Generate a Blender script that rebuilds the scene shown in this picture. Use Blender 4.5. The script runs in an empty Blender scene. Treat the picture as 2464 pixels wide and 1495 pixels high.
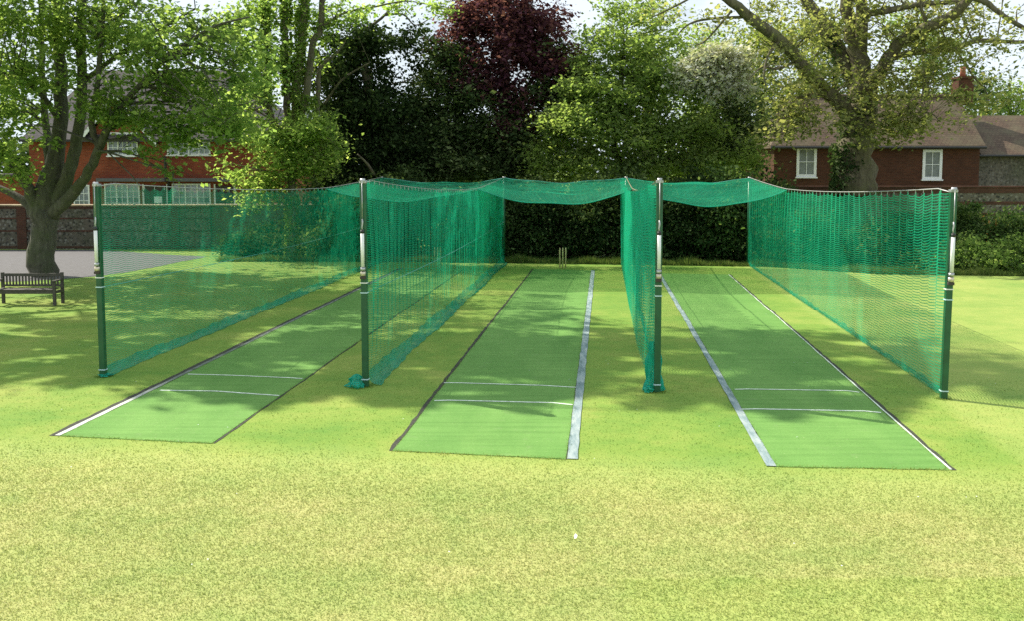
import bpy, bmesh, math, random
import numpy as np
from mathutils import Vector, Matrix

random.seed(7)
rng = np.random.default_rng(11)
S = bpy.context.scene
COL = S.collection

# ------------------------------------------------------------------ camera model (photo measured in a 2464 x 1495 grid)
W, H = 2464.0, 1495.0
F = 2475.0
HZ = 406.0
CX = 1232.0
TH = math.radians(5.0)
CH = 3.43
CY0 = HZ + F * math.tan(TH)


def G(px, py, z=0.0):
    d = F * (CH - z) / (math.cos(TH) * (py - HZ))
    return Vector(((px - CX) * d / F, (d - (CH - z) * math.sin(TH)) / math.cos(TH), z))


def P(px, py, Y):
    a, b = (px - CX) / F, (CY0 - py) / F
    r = Vector((a, math.cos(TH) + b * math.sin(TH), -math.sin(TH) + b * math.cos(TH)))
    t = Y / r.y
    return Vector((0, 0, CH)) + r * t


def to_px(X, Y, Z):
    d = Y * math.cos(TH) - (Z - CH) * math.sin(TH)
    v = Y * math.sin(TH) + (Z - CH) * math.cos(TH)
    return CX + F * X / d, CY0 - F * v / d


cam = bpy.data.cameras.new('camera')
camo = bpy.data.objects.new('camera', cam)
COL.objects.link(camo)
camo.location = (0, 0, CH)
camo.rotation_euler = (math.radians(90) - TH, 0, 0)
cam.sensor_width = 36
cam.lens = 36 * F / W
cam.shift_y = -(H / 2 - CY0) / W
cam.clip_start = 0.1
cam.clip_end = 2000
S.camera = camo

# ------------------------------------------------------------------ light
SUN = Vector((-2.88, 1.95, 3.27)).normalized()
EL = math.asin(SUN.z)
ROT = math.atan2(SUN.x, SUN.y)
sl = bpy.data.lights.new('sun', 'SUN')
sl.energy = 5.0
sl.angle = math.radians(0.55)
sl.color = (1.0, 0.93, 0.80)
so = bpy.data.objects.new('sun', sl)
COL.objects.link(so)
so.rotation_euler = SUN.to_track_quat('Z', 'Y').to_euler()
so.location = (-20, 20, 40)

w = bpy.data.worlds.new('World')
S.world = w
w.use_nodes = True
nt = w.node_tree
nt.nodes.clear()
wo = nt.nodes.new('ShaderNodeOutputWorld')
bg = nt.nodes.new('ShaderNodeBackground')
sk = nt.nodes.new('ShaderNodeTexSky')
sk.sky_type = 'NISHITA'
sk.sun_disc = False
sk.sun_elevation = EL
sk.sun_rotation = ROT
sk.air_density = 1.0
sk.dust_density = 2.0
tc = nt.nodes.new('ShaderNodeTexCoord')
mp = nt.nodes.new('ShaderNodeMapping')
mp.inputs['Scale'].default_value = (1.6, 1.6, 4.0)
nz = nt.nodes.new('ShaderNodeTexNoise')
nz.inputs['Scale'].default_value = 1.6
nz.inputs['Detail'].default_value = 8
nz.inputs['Roughness'].default_value = 0.6
cr = nt.nodes.new('ShaderNodeValToRGB')
cr.color_ramp.elements[0].position = 0.22
cr.color_ramp.elements[1].position = 0.46
mx = nt.nodes.new('ShaderNodeMixRGB')
mx.inputs[2].default_value = (10.9, 12.2, 13.3, 1)
nt.links.new(tc.outputs['Generated'], mp.inputs[0])
nt.links.new(mp.outputs[0], nz.inputs['Vector'])
nt.links.new(nz.outputs[0], cr.inputs[0])
nt.links.new(cr.outputs[0], mx.inputs[0])
nt.links.new(sk.outputs[0], mx.inputs[1])
nt.links.new(mx.outputs[0], bg.inputs[0])
bg.inputs[1].default_value = 0.056
nt.links.new(bg.outputs[0], wo.inputs[0])

S.view_settings.view_transform = 'Standard'
S.view_settings.look = 'None'
S.view_settings.exposure = 0.65
S.view_settings.gamma = 1
S.render.engine = 'CYCLES'
S.cycles.max_bounces = 8
S.cycles.diffuse_bounces = 3
S.cycles.transparent_max_bounces = 24
S.cycles.use_denoising = False


# ------------------------------------------------------------------ materials
class NB:
    def __init__(self, name):
        self.m = bpy.data.materials.new(name)
        self.m.use_nodes = True
        self.t = self.m.node_tree
        self.t.nodes.clear()
        self.out = self.n('ShaderNodeOutputMaterial')

    def n(self, t, **k):
        o = self.t.nodes.new(t)
        for a, b in k.items():
            setattr(o, a, b)
        return o

    def l(self, a, b):
        self.t.links.new(a, b)

    def val(self, x, sock):
        if hasattr(x, 'links'):
            self.l(x, sock)
        else:
            sock.default_value = x

    def math(self, op, a, b=0.0, c=None):
        o = self.n('ShaderNodeMath', operation=op)
        self.val(a, o.inputs[0])
        self.val(b, o.inputs[1])
        if c is not None:
            self.val(c, o.inputs[2])
        return o.outputs[0]

    def noise(self, vec, scale, detail=4, rough=0.55):
        o = self.n('ShaderNodeTexNoise')
        o.inputs['Scale'].default_value = scale
        o.inputs['Detail'].default_value = detail
        o.inputs['Roughness'].default_value = rough
        if vec is not None:
            self.l(vec, o.inputs['Vector'])
        return o.outputs[0]

    def ramp(self, f, stops):
        o = self.n('ShaderNodeValToRGB')
        e = o.color_ramp.elements
        while len(e) > 1:
            e.remove(e[-1])
        for i, (p, c) in enumerate(stops):
            if i == 0:
                e[0].position = p
                q = e[0]
            else:
                q = e.new(p)
            q.color = tuple(c) + (1,) if len(c) == 3 else c
        self.l(f, o.inputs[0])
        return o.outputs[0]

    def mix(self, f, a, b, mode='MIX'):
        o = self.n('ShaderNodeMixRGB', blend_type=mode)
        self.val(f, o.inputs[0])
        for x, i in ((a, 1), (b, 2)):
            if hasattr(x, 'links'):
                self.l(x, o.inputs[i])
            else:
                o.inputs[i].default_value = tuple(x) + (1,)
        return o.outputs[0]

    def obj(self, scale=None):
        c = self.n('ShaderNodeTexCoord').outputs['Object']
        if scale:
            m = self.n('ShaderNodeMapping')
            m.inputs['Scale'].default_value = scale
            self.l(c, m.inputs[0])
            c = m.outputs[0]
        return c

    def bsdf(self, col, rough=0.6, metal=0.0, bump=None, bstr=0.3, bdist=0.02, spec=0.5):
        p = self.n('ShaderNodeBsdfPrincipled')
        if hasattr(col, 'links'):
            self.l(col, p.inputs['Base Color'])
        else:
            p.inputs['Base Color'].default_value = tuple(col) + (1,)
        self.val(rough, p.inputs['Roughness'])
        p.inputs['Metallic'].default_value = metal
        p.inputs['Specular IOR Level'].default_value = spec
        if bump is not None:
            b = self.n('ShaderNodeBump')
            b.inputs['Strength'].default_value = bstr
            b.inputs['Distance'].default_value = bdist
            self.l(bump, b.inputs['Height'])
            self.l(b.outputs[0], p.inputs['Normal'])
        return p.outputs[0]

    def done(self, s):
        self.l(s, self.out.inputs[0])
        return self.m


def simple(name, col, rough=0.6, metal=0.0, var=0.25, scale=9.0, spec=0.5):
    b = NB(name)
    f = b.noise(b.obj(), scale, 5)
    d = tuple(c * (1 - var) for c in col)
    u = tuple(min(1, c * (1 + var)) for c in col)
    c = b.ramp(f, [(0.3, d), (0.7, u)])
    return b.done(b.bsdf(c, rough, metal, f, 0.15, 0.01, spec))


def leaf_mat(name, cols, trans=0.42, tmul=1.25, rough=0.62, clump=0.45, spec=0.2):
    b = NB(name)
    cols = [tuple(0.79 * k + 0.21 * (0.3 * c[0] + 0.6 * c[1] + 0.1 * c[2]) for k in c) for c in cols]
    isl = b.n('ShaderNodeNewGeometry').outputs['Random Per Island']
    nn = b.noise(b.obj(), 0.9, 3)
    f = b.math('ADD', b.math('MULTIPLY', isl, 1 - clump), b.math('MULTIPLY', nn, clump))
    c = b.ramp(f, [(0.18 + 0.64 * i / (len(cols) - 1), k) for i, k in enumerate(cols)])
    p = b.bsdf(c, max(rough, 0.7), spec=0.0 if spec < 0.35 else 0.2)
    t = b.n('ShaderNodeBsdfTranslucent')
    tcx = b.mix(1.0, c, (tmul * 1.1, tmul * 1.15, tmul * 0.6), 'MULTIPLY')
    b.l(tcx, t.inputs[0])
    m = b.n('ShaderNodeMixShader')
    m.inputs[0].default_value = trans
    b.l(p, m.inputs[1])
    b.l(t.outputs[0], m.inputs[2])
    return b.done(m.outputs[0])


def bark_mat(name, dark, light, lichen=(0.09, 0.11, 0.05)):
    b = NB(name)
    f = b.noise(b.obj((1, 1, 0.22)), 9, 6, 0.65)
    g = b.noise(b.obj(), 1.6, 4)
    c = b.ramp(f, [(0.32, dark), (0.68, light)])
    c = b.mix(b.ramp(g, [(0.45, (0, 0, 0)), (0.65, (0.7, 0.7, 0.7))]), c, lichen)
    return b.done(b.bsdf(c, 0.85, 0, f, 0.6, 0.03, 0.2))


def brick_mat(name, c1, c2, mortar, sx=1.0, ax='xz'):
    b = NB(name)
    o = b.n('ShaderNodeTexCoord').outputs['Object']
    s = b.n('ShaderNodeSeparateXYZ')
    b.l(o, s.inputs[0])
    cb = b.n('ShaderNodeCombineXYZ')
    b.l(b.math('ADD', s.outputs[0], s.outputs[1]), cb.inputs[0])
    b.l(s.outputs[2], cb.inputs[1])
    k = b.n('ShaderNodeTexBrick')
    k.inputs['Color1'].default_value = c1 + (1,)
    k.inputs['Color2'].default_value = c2 + (1,)
    k.inputs['Mortar'].default_value = mortar + (1,)
    k.inputs['Scale'].default_value = 1.0
    k.inputs['Mortar Size'].default_value = 0.006
    k.inputs['Brick Width'].default_value = 0.225
    k.inputs['Row Height'].default_value = 0.075
    b.l(cb.outputs[0], k.inputs['Vector'])
    g = b.noise(o, 0.8, 5)
    c = b.mix(0.75, k.outputs[0], b.ramp(g, [(0.3, (0.62, 0.55, 0.55)), (0.7, (1.15, 1.05, 1.0))]), 'MULTIPLY')
    return b.done(b.bsdf(c, 0.85, 0, k.outputs[1], -0.3, 0.01, 0.2))


def flint_mat(name):
    b = NB(name)
    o = b.obj()
    v = b.n('ShaderNodeTexVoronoi')
    v.inputs['Scale'].default_value = 9
    b.l(o, v.inputs['Vector'])
    c = b.ramp(v.outputs['Color'], [(0.15, (0.028, 0.027, 0.024)), (0.5, (0.075, 0.070, 0.055)), (0.85, (0.23, 0.22, 0.19))])
    e = b.ramp(v.outputs['Distance'], [(0.35, (0, 0, 0)), (0.6, (1, 1, 1))])
    c = b.mix(e, c, (0.12, 0.105, 0.08))
    g = b.noise(o, 0.9, 4)
    c = b.mix(b.ramp(g, [(0.4, (0, 0, 0)), (0.7, (0.6, 0.6, 0.6))]), c, (0.07, 0.08, 0.04))
    return b.done(b.bsdf(c, 0.7, 0, v.outputs['Distance'], -0.6, 0.03, 0.3))


def tile_mat(name, cols):
    b = NB(name)
    o = b.n('ShaderNodeTexCoord').outputs['Object']
    s = b.n('ShaderNodeSeparateXYZ')
    b.l(o, s.inputs[0])
    cb = b.n('ShaderNodeCombineXYZ')
    b.l(s.outputs[0], cb.inputs[0])
    b.l(b.math('MULTIPLY', s.outputs[2], 1.4), cb.inputs[1])
    k = b.n('ShaderNodeTexBrick')
    k.inputs['Color1'].default_value = cols[0] + (1,)
    k.inputs['Color2'].default_value = cols[1] + (1,)
    k.inputs['Mortar'].default_value = tuple(x * 0.35 for x in cols[0]) + (1,)
    k.inputs['Scale'].default_value = 1.0
    k.inputs['Mortar Size'].default_value = 0.012
    k.inputs['Brick Width'].default_value = 0.2
    k.inputs['Row Height'].default_value = 0.13
    b.l(cb.outputs[0], k.inputs['Vector'])
    g = b.noise(o, 1.1, 6)
    c = b.mix(b.ramp(g, [(0.42, (0, 0, 0)), (0.72, (0.75, 0.75, 0.75))]), k.outputs[0], cols[2])
    return b.done(b.bsdf(c, 0.8, 0, k.outputs[1], -0.5, 0.02, 0.25))


def net_mat(name, ch, cv, col, trans=0.45, cell=0.05, hcell=None):
    b = NB(name)
    uv = b.n('ShaderNodeTexCoord').outputs['UV']
    s = b.n('ShaderNodeSeparateXYZ')
    b.l(uv, s.inputs[0])
    fu = b.math('FRACT', b.math('DIVIDE', s.outputs[0], cell))
    fv = b.math('FRACT', b.math('DIVIDE', s.outputs[1], hcell or cell))
    nn = b.noise(uv, 0.7, 3)
    k = b.math('ADD', b.math('MULTIPLY', nn, 0.9), 0.55)
    a = b.math('MAXIMUM', b.math('LESS_THAN', fu, b.math('MULTIPLY', k, cv)), b.math('LESS_THAN', fv, b.math('MULTIPLY', k, ch)))
    cc = b.ramp(b.noise(b.obj(), 1.3, 4), [(0.3, tuple(x * 0.8 for x in col)), (0.7, tuple(min(1, x * 1.15) for x in col))])
    d = b.bsdf(cc, 0.45, spec=0.4)
    t = b.n('ShaderNodeBsdfTranslucent')
    b.l(cc, t.inputs[0])
    m1 = b.n('ShaderNodeMixShader')
    m1.inputs[0].default_value = trans
    b.l(d, m1.inputs[1])
    b.l(t.outputs[0], m1.inputs[2])
    tr = b.n('ShaderNodeBsdfTransparent')
    m2 = b.n('ShaderNodeMixShader')
    b.l(a, m2.inputs[0])
    b.l(tr.outputs[0], m2.inputs[1])
    b.l(m1.outputs[0], m2.inputs[2])
    return b.done(m2.outputs[0])


# ------------------------------------------------------------------ mesh helpers
def link(name, verts, faces, mat, parent=None, uv=None, smooth=False):
    me = bpy.data.meshes.new(name)
    me.from_pydata([tuple(v) for v in verts], [], faces)
    if mat:
        me.materials.append(mat)
    if uv is not None:
        L = me.uv_layers.new(name='UVMap')
        idx = np.empty(len(me.loops), dtype=np.int32)
        me.loops.foreach_get('vertex_index', idx)
        L.data.foreach_set('uv', np.asarray(uv, dtype=np.float32)[idx].ravel())
    if smooth:
        me.polygons.foreach_set('use_smooth', [True] * len(me.polygons))
    me.update()
    o = bpy.data.objects.new(name, me)
    COL.objects.link(o)
    if parent is not None:
        o.parent = parent
        o.matrix_parent_inverse = Matrix.Translation(-parent.location)
    return o


def quads_fast(name, V, mat, parent=None, k=4):
    n = len(V) // k
    me = bpy.data.meshes.new(name)
    me.vertices.add(n * k)
    me.vertices.foreach_set('co', np.ascontiguousarray(V, dtype=np.float32).ravel())
    me.loops.add(n * k)
    me.loops.foreach_set('vertex_index', np.arange(n * k, dtype=np.int32))
    me.polygons.add(n)
    me.polygons.foreach_set('loop_start', np.arange(0, n * k, k, dtype=np.int32))
    me.polygons.foreach_set('loop_total', np.full(n, k, dtype=np.int32))
    me.materials.append(mat)
    me.update(calc_edges=True)
    o = bpy.data.objects.new(name, me)
    COL.objects.link(o)
    if parent is not None:
        o.parent = parent
        o.matrix_parent_inverse = Matrix.Translation(-parent.location)
    return o


class MB:
    def __init__(self):
        self.v, self.f = [], []

    def add(self, vs, fs):
        o = len(self.v)
        self.v += [Vector(x) for x in vs]
        self.f += [tuple(i + o for i in q) for q in fs]
        return self

    def box(self, x0, y0, z0, x1, y1, z1, M=None):
        vs = [Vector((x, y, z)) for z in (z0, z1) for x, y in ((x0, y0), (x1, y0), (x1, y1), (x0, y1))]
        if M is not None:
            vs = [M @ v for v in vs]
        return self.add(vs, [(3, 2, 1, 0), (4, 5, 6, 7), (0, 1, 5, 4), (1, 2, 6, 5), (2, 3, 7, 6), (3, 0, 4, 7)])

    def tube(self, pts, rad, n=8, cap=True):
        pts = [Vector(p) for p in pts]
        if not hasattr(rad, '__len__'):
            rad = [rad] * len(pts)
        rings, prev = [], None
        for i, p in enumerate(pts):
            d = (pts[min(i + 1, len(pts) - 1)] - pts[max(i - 1, 0)]).normalized()
            if prev is None:
                a = Vector((1, 0, 0)) if abs(d.x) < 0.8 else Vector((0, 1, 0))
                a = (a - d * a.dot(d)).normalized()
            else:
                a = (prev - d * prev.dot(d)).normalized()
            prev = a
            bb = d.cross(a)
            rings.append([p + (a * math.cos(t) + bb * math.sin(t)) * rad[i] for t in [2 * math.pi * j / n for j in range(n)]])
        vs = [v for r in rings for v in r]
        fs = [(i * n + j, i * n + (j + 1) % n, (i + 1) * n + (j + 1) % n, (i + 1) * n + j) for i in range(len(pts) - 1) for j in range(n)]
        if cap:
            fs += [tuple(range(n - 1, -1, -1)), tuple((len(pts) - 1) * n + j for j in range(n))]
        return self.add(vs, fs)

    def build(self, name, mat, parent=None, smooth=False, bevel=0):
        o = link(name, self.v, self.f, mat, parent, None, smooth)
        if bevel:
            b = o.modifiers.new('bevel', 'BEVEL')
            b.width = bevel
            b.segments = 2
            b.limit_method = 'ANGLE'
        return o


def thing(name, label, cat, loc=(0, 0, 0), group=None):
    o = bpy.data.objects.new(name, None)
    o.location = loc
    COL.objects.link(o)
    o['label'] = label
    o['category'] = cat
    if group:
        o['group'] = group
    return o


def tag(o, label, cat, group=None):
    o['label'] = label
    o['category'] = cat
    if group:
        o['group'] = group
    return o


def smooth_path(pts, rad, per=4):
    """Catmull-Rom through points with a little wander"""
    P_, R_ = [], []
    n = len(pts)
    for i in range(n - 1):
        p0, p1, p2, p3 = pts[max(i - 1, 0)], pts[i], pts[i + 1], pts[min(i + 2, n - 1)]
        for k in range(per):
            t = k / per
            q = 0.5 * ((2 * p1) + (p2 - p0) * t + (2 * p0 - 5 * p1 + 4 * p2 - p3) * t * t + (3 * p1 - p0 - 3 * p2 + p3) * t ** 3)
            P_.append(q)
            R_.append(rad[i] * (1 - t) + rad[i + 1] * t)
    P_.append(pts[-1])
    R_.append(rad[-1])
    return P_, R_


# ------------------------------------------------------------------ pitch frame of the nets
Dv = Vector((math.sin(math.radians(5.22)), math.cos(math.radians(5.22)), 0))
c0, c1 = G(460, 904), G(2060, 945)
Cv = (c1 - c0).normalized()
near_a = G(120, 1062)
NLINE = near_a.y - near_a.x * Cv.y / Cv.x          # Y - X*slope = const for the near edge of the bays
CSL = Cv.y / Cv.x
rb = G(2262, 972)
RLINE = rb.x - rb.y * Dv.x / Dv.y
DSL = Dv.x / Dv.y


def grass_color(b, vec, island=None):
    """shared colour of the lawn: straw in front, lime inside the bays"""
    s = b.n('ShaderNodeSeparateXYZ')
    b.l(vec, s.inputs[0])
    X, Y = s.outputs[0], s.outputs[1]
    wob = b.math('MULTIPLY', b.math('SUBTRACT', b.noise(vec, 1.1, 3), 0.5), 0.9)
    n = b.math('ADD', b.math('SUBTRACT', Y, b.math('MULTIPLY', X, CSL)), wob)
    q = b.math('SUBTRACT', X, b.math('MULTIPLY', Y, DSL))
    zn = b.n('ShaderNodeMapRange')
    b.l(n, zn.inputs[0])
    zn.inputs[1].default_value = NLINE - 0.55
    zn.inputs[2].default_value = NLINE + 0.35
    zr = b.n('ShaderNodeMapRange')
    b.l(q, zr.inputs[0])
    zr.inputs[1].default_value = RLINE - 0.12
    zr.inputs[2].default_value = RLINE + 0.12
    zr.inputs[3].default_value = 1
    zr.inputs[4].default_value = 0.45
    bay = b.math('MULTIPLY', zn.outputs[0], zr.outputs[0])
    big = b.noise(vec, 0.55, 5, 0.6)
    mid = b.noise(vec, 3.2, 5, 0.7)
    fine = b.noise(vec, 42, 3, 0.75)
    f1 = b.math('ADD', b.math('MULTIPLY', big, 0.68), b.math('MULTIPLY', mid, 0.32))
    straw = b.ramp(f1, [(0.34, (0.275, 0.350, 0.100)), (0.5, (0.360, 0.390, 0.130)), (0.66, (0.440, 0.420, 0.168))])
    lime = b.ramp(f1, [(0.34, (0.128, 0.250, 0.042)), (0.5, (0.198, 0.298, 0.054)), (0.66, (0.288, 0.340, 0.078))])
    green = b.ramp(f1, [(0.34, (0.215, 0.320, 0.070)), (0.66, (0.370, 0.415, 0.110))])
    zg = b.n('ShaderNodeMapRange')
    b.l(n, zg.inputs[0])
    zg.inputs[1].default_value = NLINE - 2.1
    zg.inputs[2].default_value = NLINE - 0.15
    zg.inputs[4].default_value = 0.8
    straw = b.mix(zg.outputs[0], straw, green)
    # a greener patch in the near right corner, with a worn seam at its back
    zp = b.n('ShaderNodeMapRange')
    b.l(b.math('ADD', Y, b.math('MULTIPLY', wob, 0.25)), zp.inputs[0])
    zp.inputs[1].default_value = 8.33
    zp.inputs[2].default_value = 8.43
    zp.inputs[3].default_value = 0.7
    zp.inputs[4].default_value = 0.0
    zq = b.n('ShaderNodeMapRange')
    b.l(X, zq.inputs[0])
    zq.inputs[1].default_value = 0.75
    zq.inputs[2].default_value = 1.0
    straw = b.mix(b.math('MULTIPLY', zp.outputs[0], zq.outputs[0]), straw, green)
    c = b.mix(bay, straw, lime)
    if island is None:
        g = b.ramp(fine, [(0.30, (0.74, 0.78, 0.68)), (0.5, (1, 1, 1)), (0.72, (1.2, 1.14, 1.15))])
    else:
        g = b.ramp(island, [(0.0, (0.80, 0.92, 0.72)), (0.45, (0.99, 1.02, 0.92)), (0.8, (1.08, 1.04, 1.05)), (1.0, (1.28, 1.16, 1.4))])
    return b.mix(1.0, c, g, 'MULTIPLY'), fine


def lawn_mat():
    b = NB('lawn')
    v = b.obj()
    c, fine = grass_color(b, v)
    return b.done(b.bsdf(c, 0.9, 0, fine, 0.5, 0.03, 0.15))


def blade_mat():
    b = NB('grass_blades')
    isl = b.n('ShaderNodeNewGeometry').outputs['Random Per Island']
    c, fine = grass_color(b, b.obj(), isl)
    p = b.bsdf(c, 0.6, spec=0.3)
    t = b.n('ShaderNodeBsdfTranslucent')
    b.l(c, t.inputs[0])
    m = b.n('ShaderNodeMixShader')
    m.inputs[0].default_value = 0.4
    b.l(p, m.inputs[1])
    b.l(t.outputs[0], m.inputs[2])
    return b.done(m.outputs[0])


def mat_mat():
    b = NB('mat_carpet')
    v = b.obj()
    f = b.noise(v, 90, 2, 0.7)
    g = b.noise(b.obj((1, 0.25, 1)), 1.3, 5, 0.6)
    c = b.ramp(g, [(0.3, (0.112, 0.245, 0.055)), (0.7, (0.160, 0.308, 0.076))])
    c = b.mix(1.0, c, b.ramp(f, [(0.3, (0.8, 0.8, 0.8)), (0.7, (1.15, 1.15, 1.15))]), 'MULTIPLY')
    wr = b.noise(b.obj((0.35, 5.0, 1)), 1.5, 4, 0.6)
    c = b.mix(1.0, c, b.ramp(wr, [(0.34, (0.86, 0.88, 0.86)), (0.5, (1, 1, 1)), (0.66, (1.10, 1.07, 1.10))]), 'MULTIPLY')
    sc = b.noise(v, 3.5, 6, 0.7)
    c = b.mix(b.ramp(sc, [(0.58, (0, 0, 0)), (0.72, (0.35, 0.35, 0.35))]), c, (0.20, 0.27, 0.12))
    sp = b.noise(v, 26, 2, 0.5)
    c = b.mix(b.ramp(sp, [(0.70, (0, 0, 0)), (0.76, (0.5, 0.5, 0.5))]), c, (0.42, 0.45, 0.25))
    return b.done(b.bsdf(c, 0.9, 0, f, 0.3, 0.01, 0.15))


def strip_mat():
    b = NB('border_board')
    v = b.obj()
    g = b.noise(b.obj((4, 0.7, 1)), 2.2, 6, 0.7)
    c = b.ramp(g, [(0.30, (0.08, 0.13, 0.12)), (0.46, (0.21, 0.28, 0.285)), (0.68, (0.38, 0.43, 0.41))])
    return b.done(b.bsdf(c, 0.8, 0, g, 0.2, 0.01, 0.2))


def white_grey_board():  # white at the near end, mixing to darker grey farther along
    b = NB('white_to_grey_board')
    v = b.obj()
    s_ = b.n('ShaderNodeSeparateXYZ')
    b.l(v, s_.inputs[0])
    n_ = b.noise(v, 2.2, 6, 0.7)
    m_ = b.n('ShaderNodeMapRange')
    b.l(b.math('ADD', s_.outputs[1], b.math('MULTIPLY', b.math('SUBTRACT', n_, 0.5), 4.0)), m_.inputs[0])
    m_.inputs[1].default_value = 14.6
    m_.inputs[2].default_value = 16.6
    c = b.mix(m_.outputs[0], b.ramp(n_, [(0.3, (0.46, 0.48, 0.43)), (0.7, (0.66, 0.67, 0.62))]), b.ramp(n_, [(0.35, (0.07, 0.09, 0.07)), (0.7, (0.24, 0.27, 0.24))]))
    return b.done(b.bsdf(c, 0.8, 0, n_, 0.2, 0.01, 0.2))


M = dict(
    lawn=lawn_mat(), blade=blade_mat(), mat=mat_mat(), strip=strip_mat(),
    white_line=simple('line_paint', (0.62, 0.70, 0.58), 0.8, var=0.3, scale=14),
    white_strip=white_grey_board(),
    soil_shadow=simple('edge_soil_shadow', (0.035, 0.035, 0.025), 0.95, var=0.6, scale=20),  # one dark colour for bare soil and the shadow in the gap
    asphalt=simple('asphalt', (0.105, 0.100, 0.104), 0.9, var=0.18, scale=5),
    green_paint=simple('green_paint', (0.010, 0.085, 0.035), 0.35, var=0.2, scale=6),
    steel=simple('galvanised_steel', (0.42, 0.43, 0.43), 0.45, 0.6, var=0.2, scale=20),
    white_pvc=simple('white_tube', (0.80, 0.80, 0.78), 0.35, var=0.06, scale=12),
    brass=simple('collar_metal', (0.60, 0.52, 0.40), 0.4, 0.4, var=0.2, scale=30),
    black=simple('black_rubber', (0.02, 0.02, 0.02), 0.6),
    tie=simple('pale_tie', (0.50, 0.68, 0.72), 0.5, var=0.1),
    rope=simple('blue_rope', (0.12, 0.40, 0.36), 0.7, var=0.2),
    cable=simple('grey_cable', (0.42, 0.42, 0.40), 0.5, 0.3, var=0.2),
    cable_rope=simple('brown_rope', (0.28, 0.24, 0.14), 0.8, var=0.3),
    stump=simple('stump_wood', (0.62, 0.50, 0.26), 0.5, var=0.15, scale=20),
    bench=simple('weathered_timber', (0.060, 0.052, 0.042), 0.6, var=0.35, scale=16),
    brick_red=brick_mat('red_brick', (0.30, 0.070, 0.032), (0.21, 0.045, 0.024), (0.22, 0.13, 0.09)),
    brick_dark=brick_mat('brown_brick', (0.105, 0.042, 0.023), (0.070, 0.030, 0.018), (0.080, 0.06, 0.042)),
    brick_band=brick_mat('band_brick', (0.11, 0.050, 0.034), (0.07, 0.036, 0.026), (0.09, 0.075, 0.055)),
    flint=flint_mat('flint'),
    render=simple('rendered_wall', (0.105, 0.095, 0.062), 0.9, var=0.35, scale=1.5),
    coping=simple('coping_stone', (0.42, 0.33, 0.20), 0.8, var=0.25, scale=4),
    tile_grey=tile_mat('grey_tiles', ((0.075, 0.066, 0.075), (0.055, 0.048, 0.052), (0.09, 0.085, 0.07))),
    tile_brown=tile_mat('brown_tiles', ((0.125, 0.084, 0.056), (0.090, 0.060, 0.042), (0.125, 0.112, 0.066))),
    white_wood=simple('white_joinery', (0.78, 0.79, 0.78), 0.5, var=0.06),
    dark_wood=simple('dark_joinery', (0.045, 0.032, 0.028), 0.6, var=0.2),
    lead=simple('lead_flashing', (0.10, 0.10, 0.11), 0.6, var=0.2),
    paper=simple('white_notice', (0.75, 0.76, 0.78), 0.7, var=0.05),
    curtain=simple('net_curtain', (0.20, 0.22, 0.21), 0.9, var=0.2, scale=5),
    terracotta=simple('terracotta', (0.32, 0.11, 0.055), 0.8, var=0.15),
)
M['rough'] = leaf_mat('rough_grass', [(0.04, 0.085, 0.014), (0.08, 0.14, 0.02), (0.13, 0.19, 0.03), (0.22, 0.25, 0.06)], 0.4, 1.3)
gl = NB('window_glass')
gf = gl.noise(gl.obj(), 1.7, 3)
M['glass'] = gl.done(gl.bsdf(gl.ramp(gf, [(0.35, (0.10, 0.13, 0.15)), (0.65, (0.30, 0.34, 0.37))]), 0.08, spec=0.8))

TEAL = (0.008, 0.36, 0.19)
M['net_a'] = net_mat('netting_light', 0.22, 0.14, TEAL, cell=0.03, hcell=0.035)
M['net_b'] = net_mat('netting_gathered', 0.19, 0.14, (0.006, 0.35, 0.185), cell=0.03, hcell=0.035)
M['net_c'] = net_mat('netting_backlit', 0.24, 0.17, (0.012, 0.42, 0.215), cell=0.02, hcell=0.046)
M['net_roof'] = net_mat('netting_roof', 0.34, 0.30, (0.008, 0.36, 0.20), cell=0.04, hcell=0.06)
M['net_hem'] = net_mat('netting_hem', 0.45, 0.34, (0.006, 0.38, 0.26), cell=0.03)
M['net_edge_on'] = net_mat('netting_edge_on', 0.20, 0.14, (0.010, 0.40, 0.215), cell=0.03, hcell=0.05)
M['net_heap'] = net_mat('netting_heap', 0.6, 0.5, (0.015, 0.47, 0.32))

# ------------------------------------------------------------------ ground
gx = np.concatenate([[-400, -120], np.linspace(-60, 60, 61), [120, 400]])
gy = np.concatenate([[-40], np.linspace(-10, 70, 41), [120, 300, 900]])
gv = [(x, y, 0.0) for y in gy for x in gx]
nx = len(gx)
gfc = [(j * nx + i, j * nx + i + 1, (j + 1) * nx + i + 1, (j + 1) * nx + i) for j in range(len(gy) - 1) for i in range(nx - 1)]
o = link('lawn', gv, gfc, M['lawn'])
o['kind'] = 'structure'

road_px = [(-500, 603), (60, 601), (240, 600), (400, 612), (500, 617), (440, 628), (380, 641), (300, 655), (235, 664), (160, 670), (60, 676), (-500, 692)]
rp = [G(x, y) + Vector((0, 0, 0.006)) for x, y in road_px]
o = link('path', rp, [tuple(range(len(rp)))[::-1]], M['asphalt'])
o['kind'] = 'structure'

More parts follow.
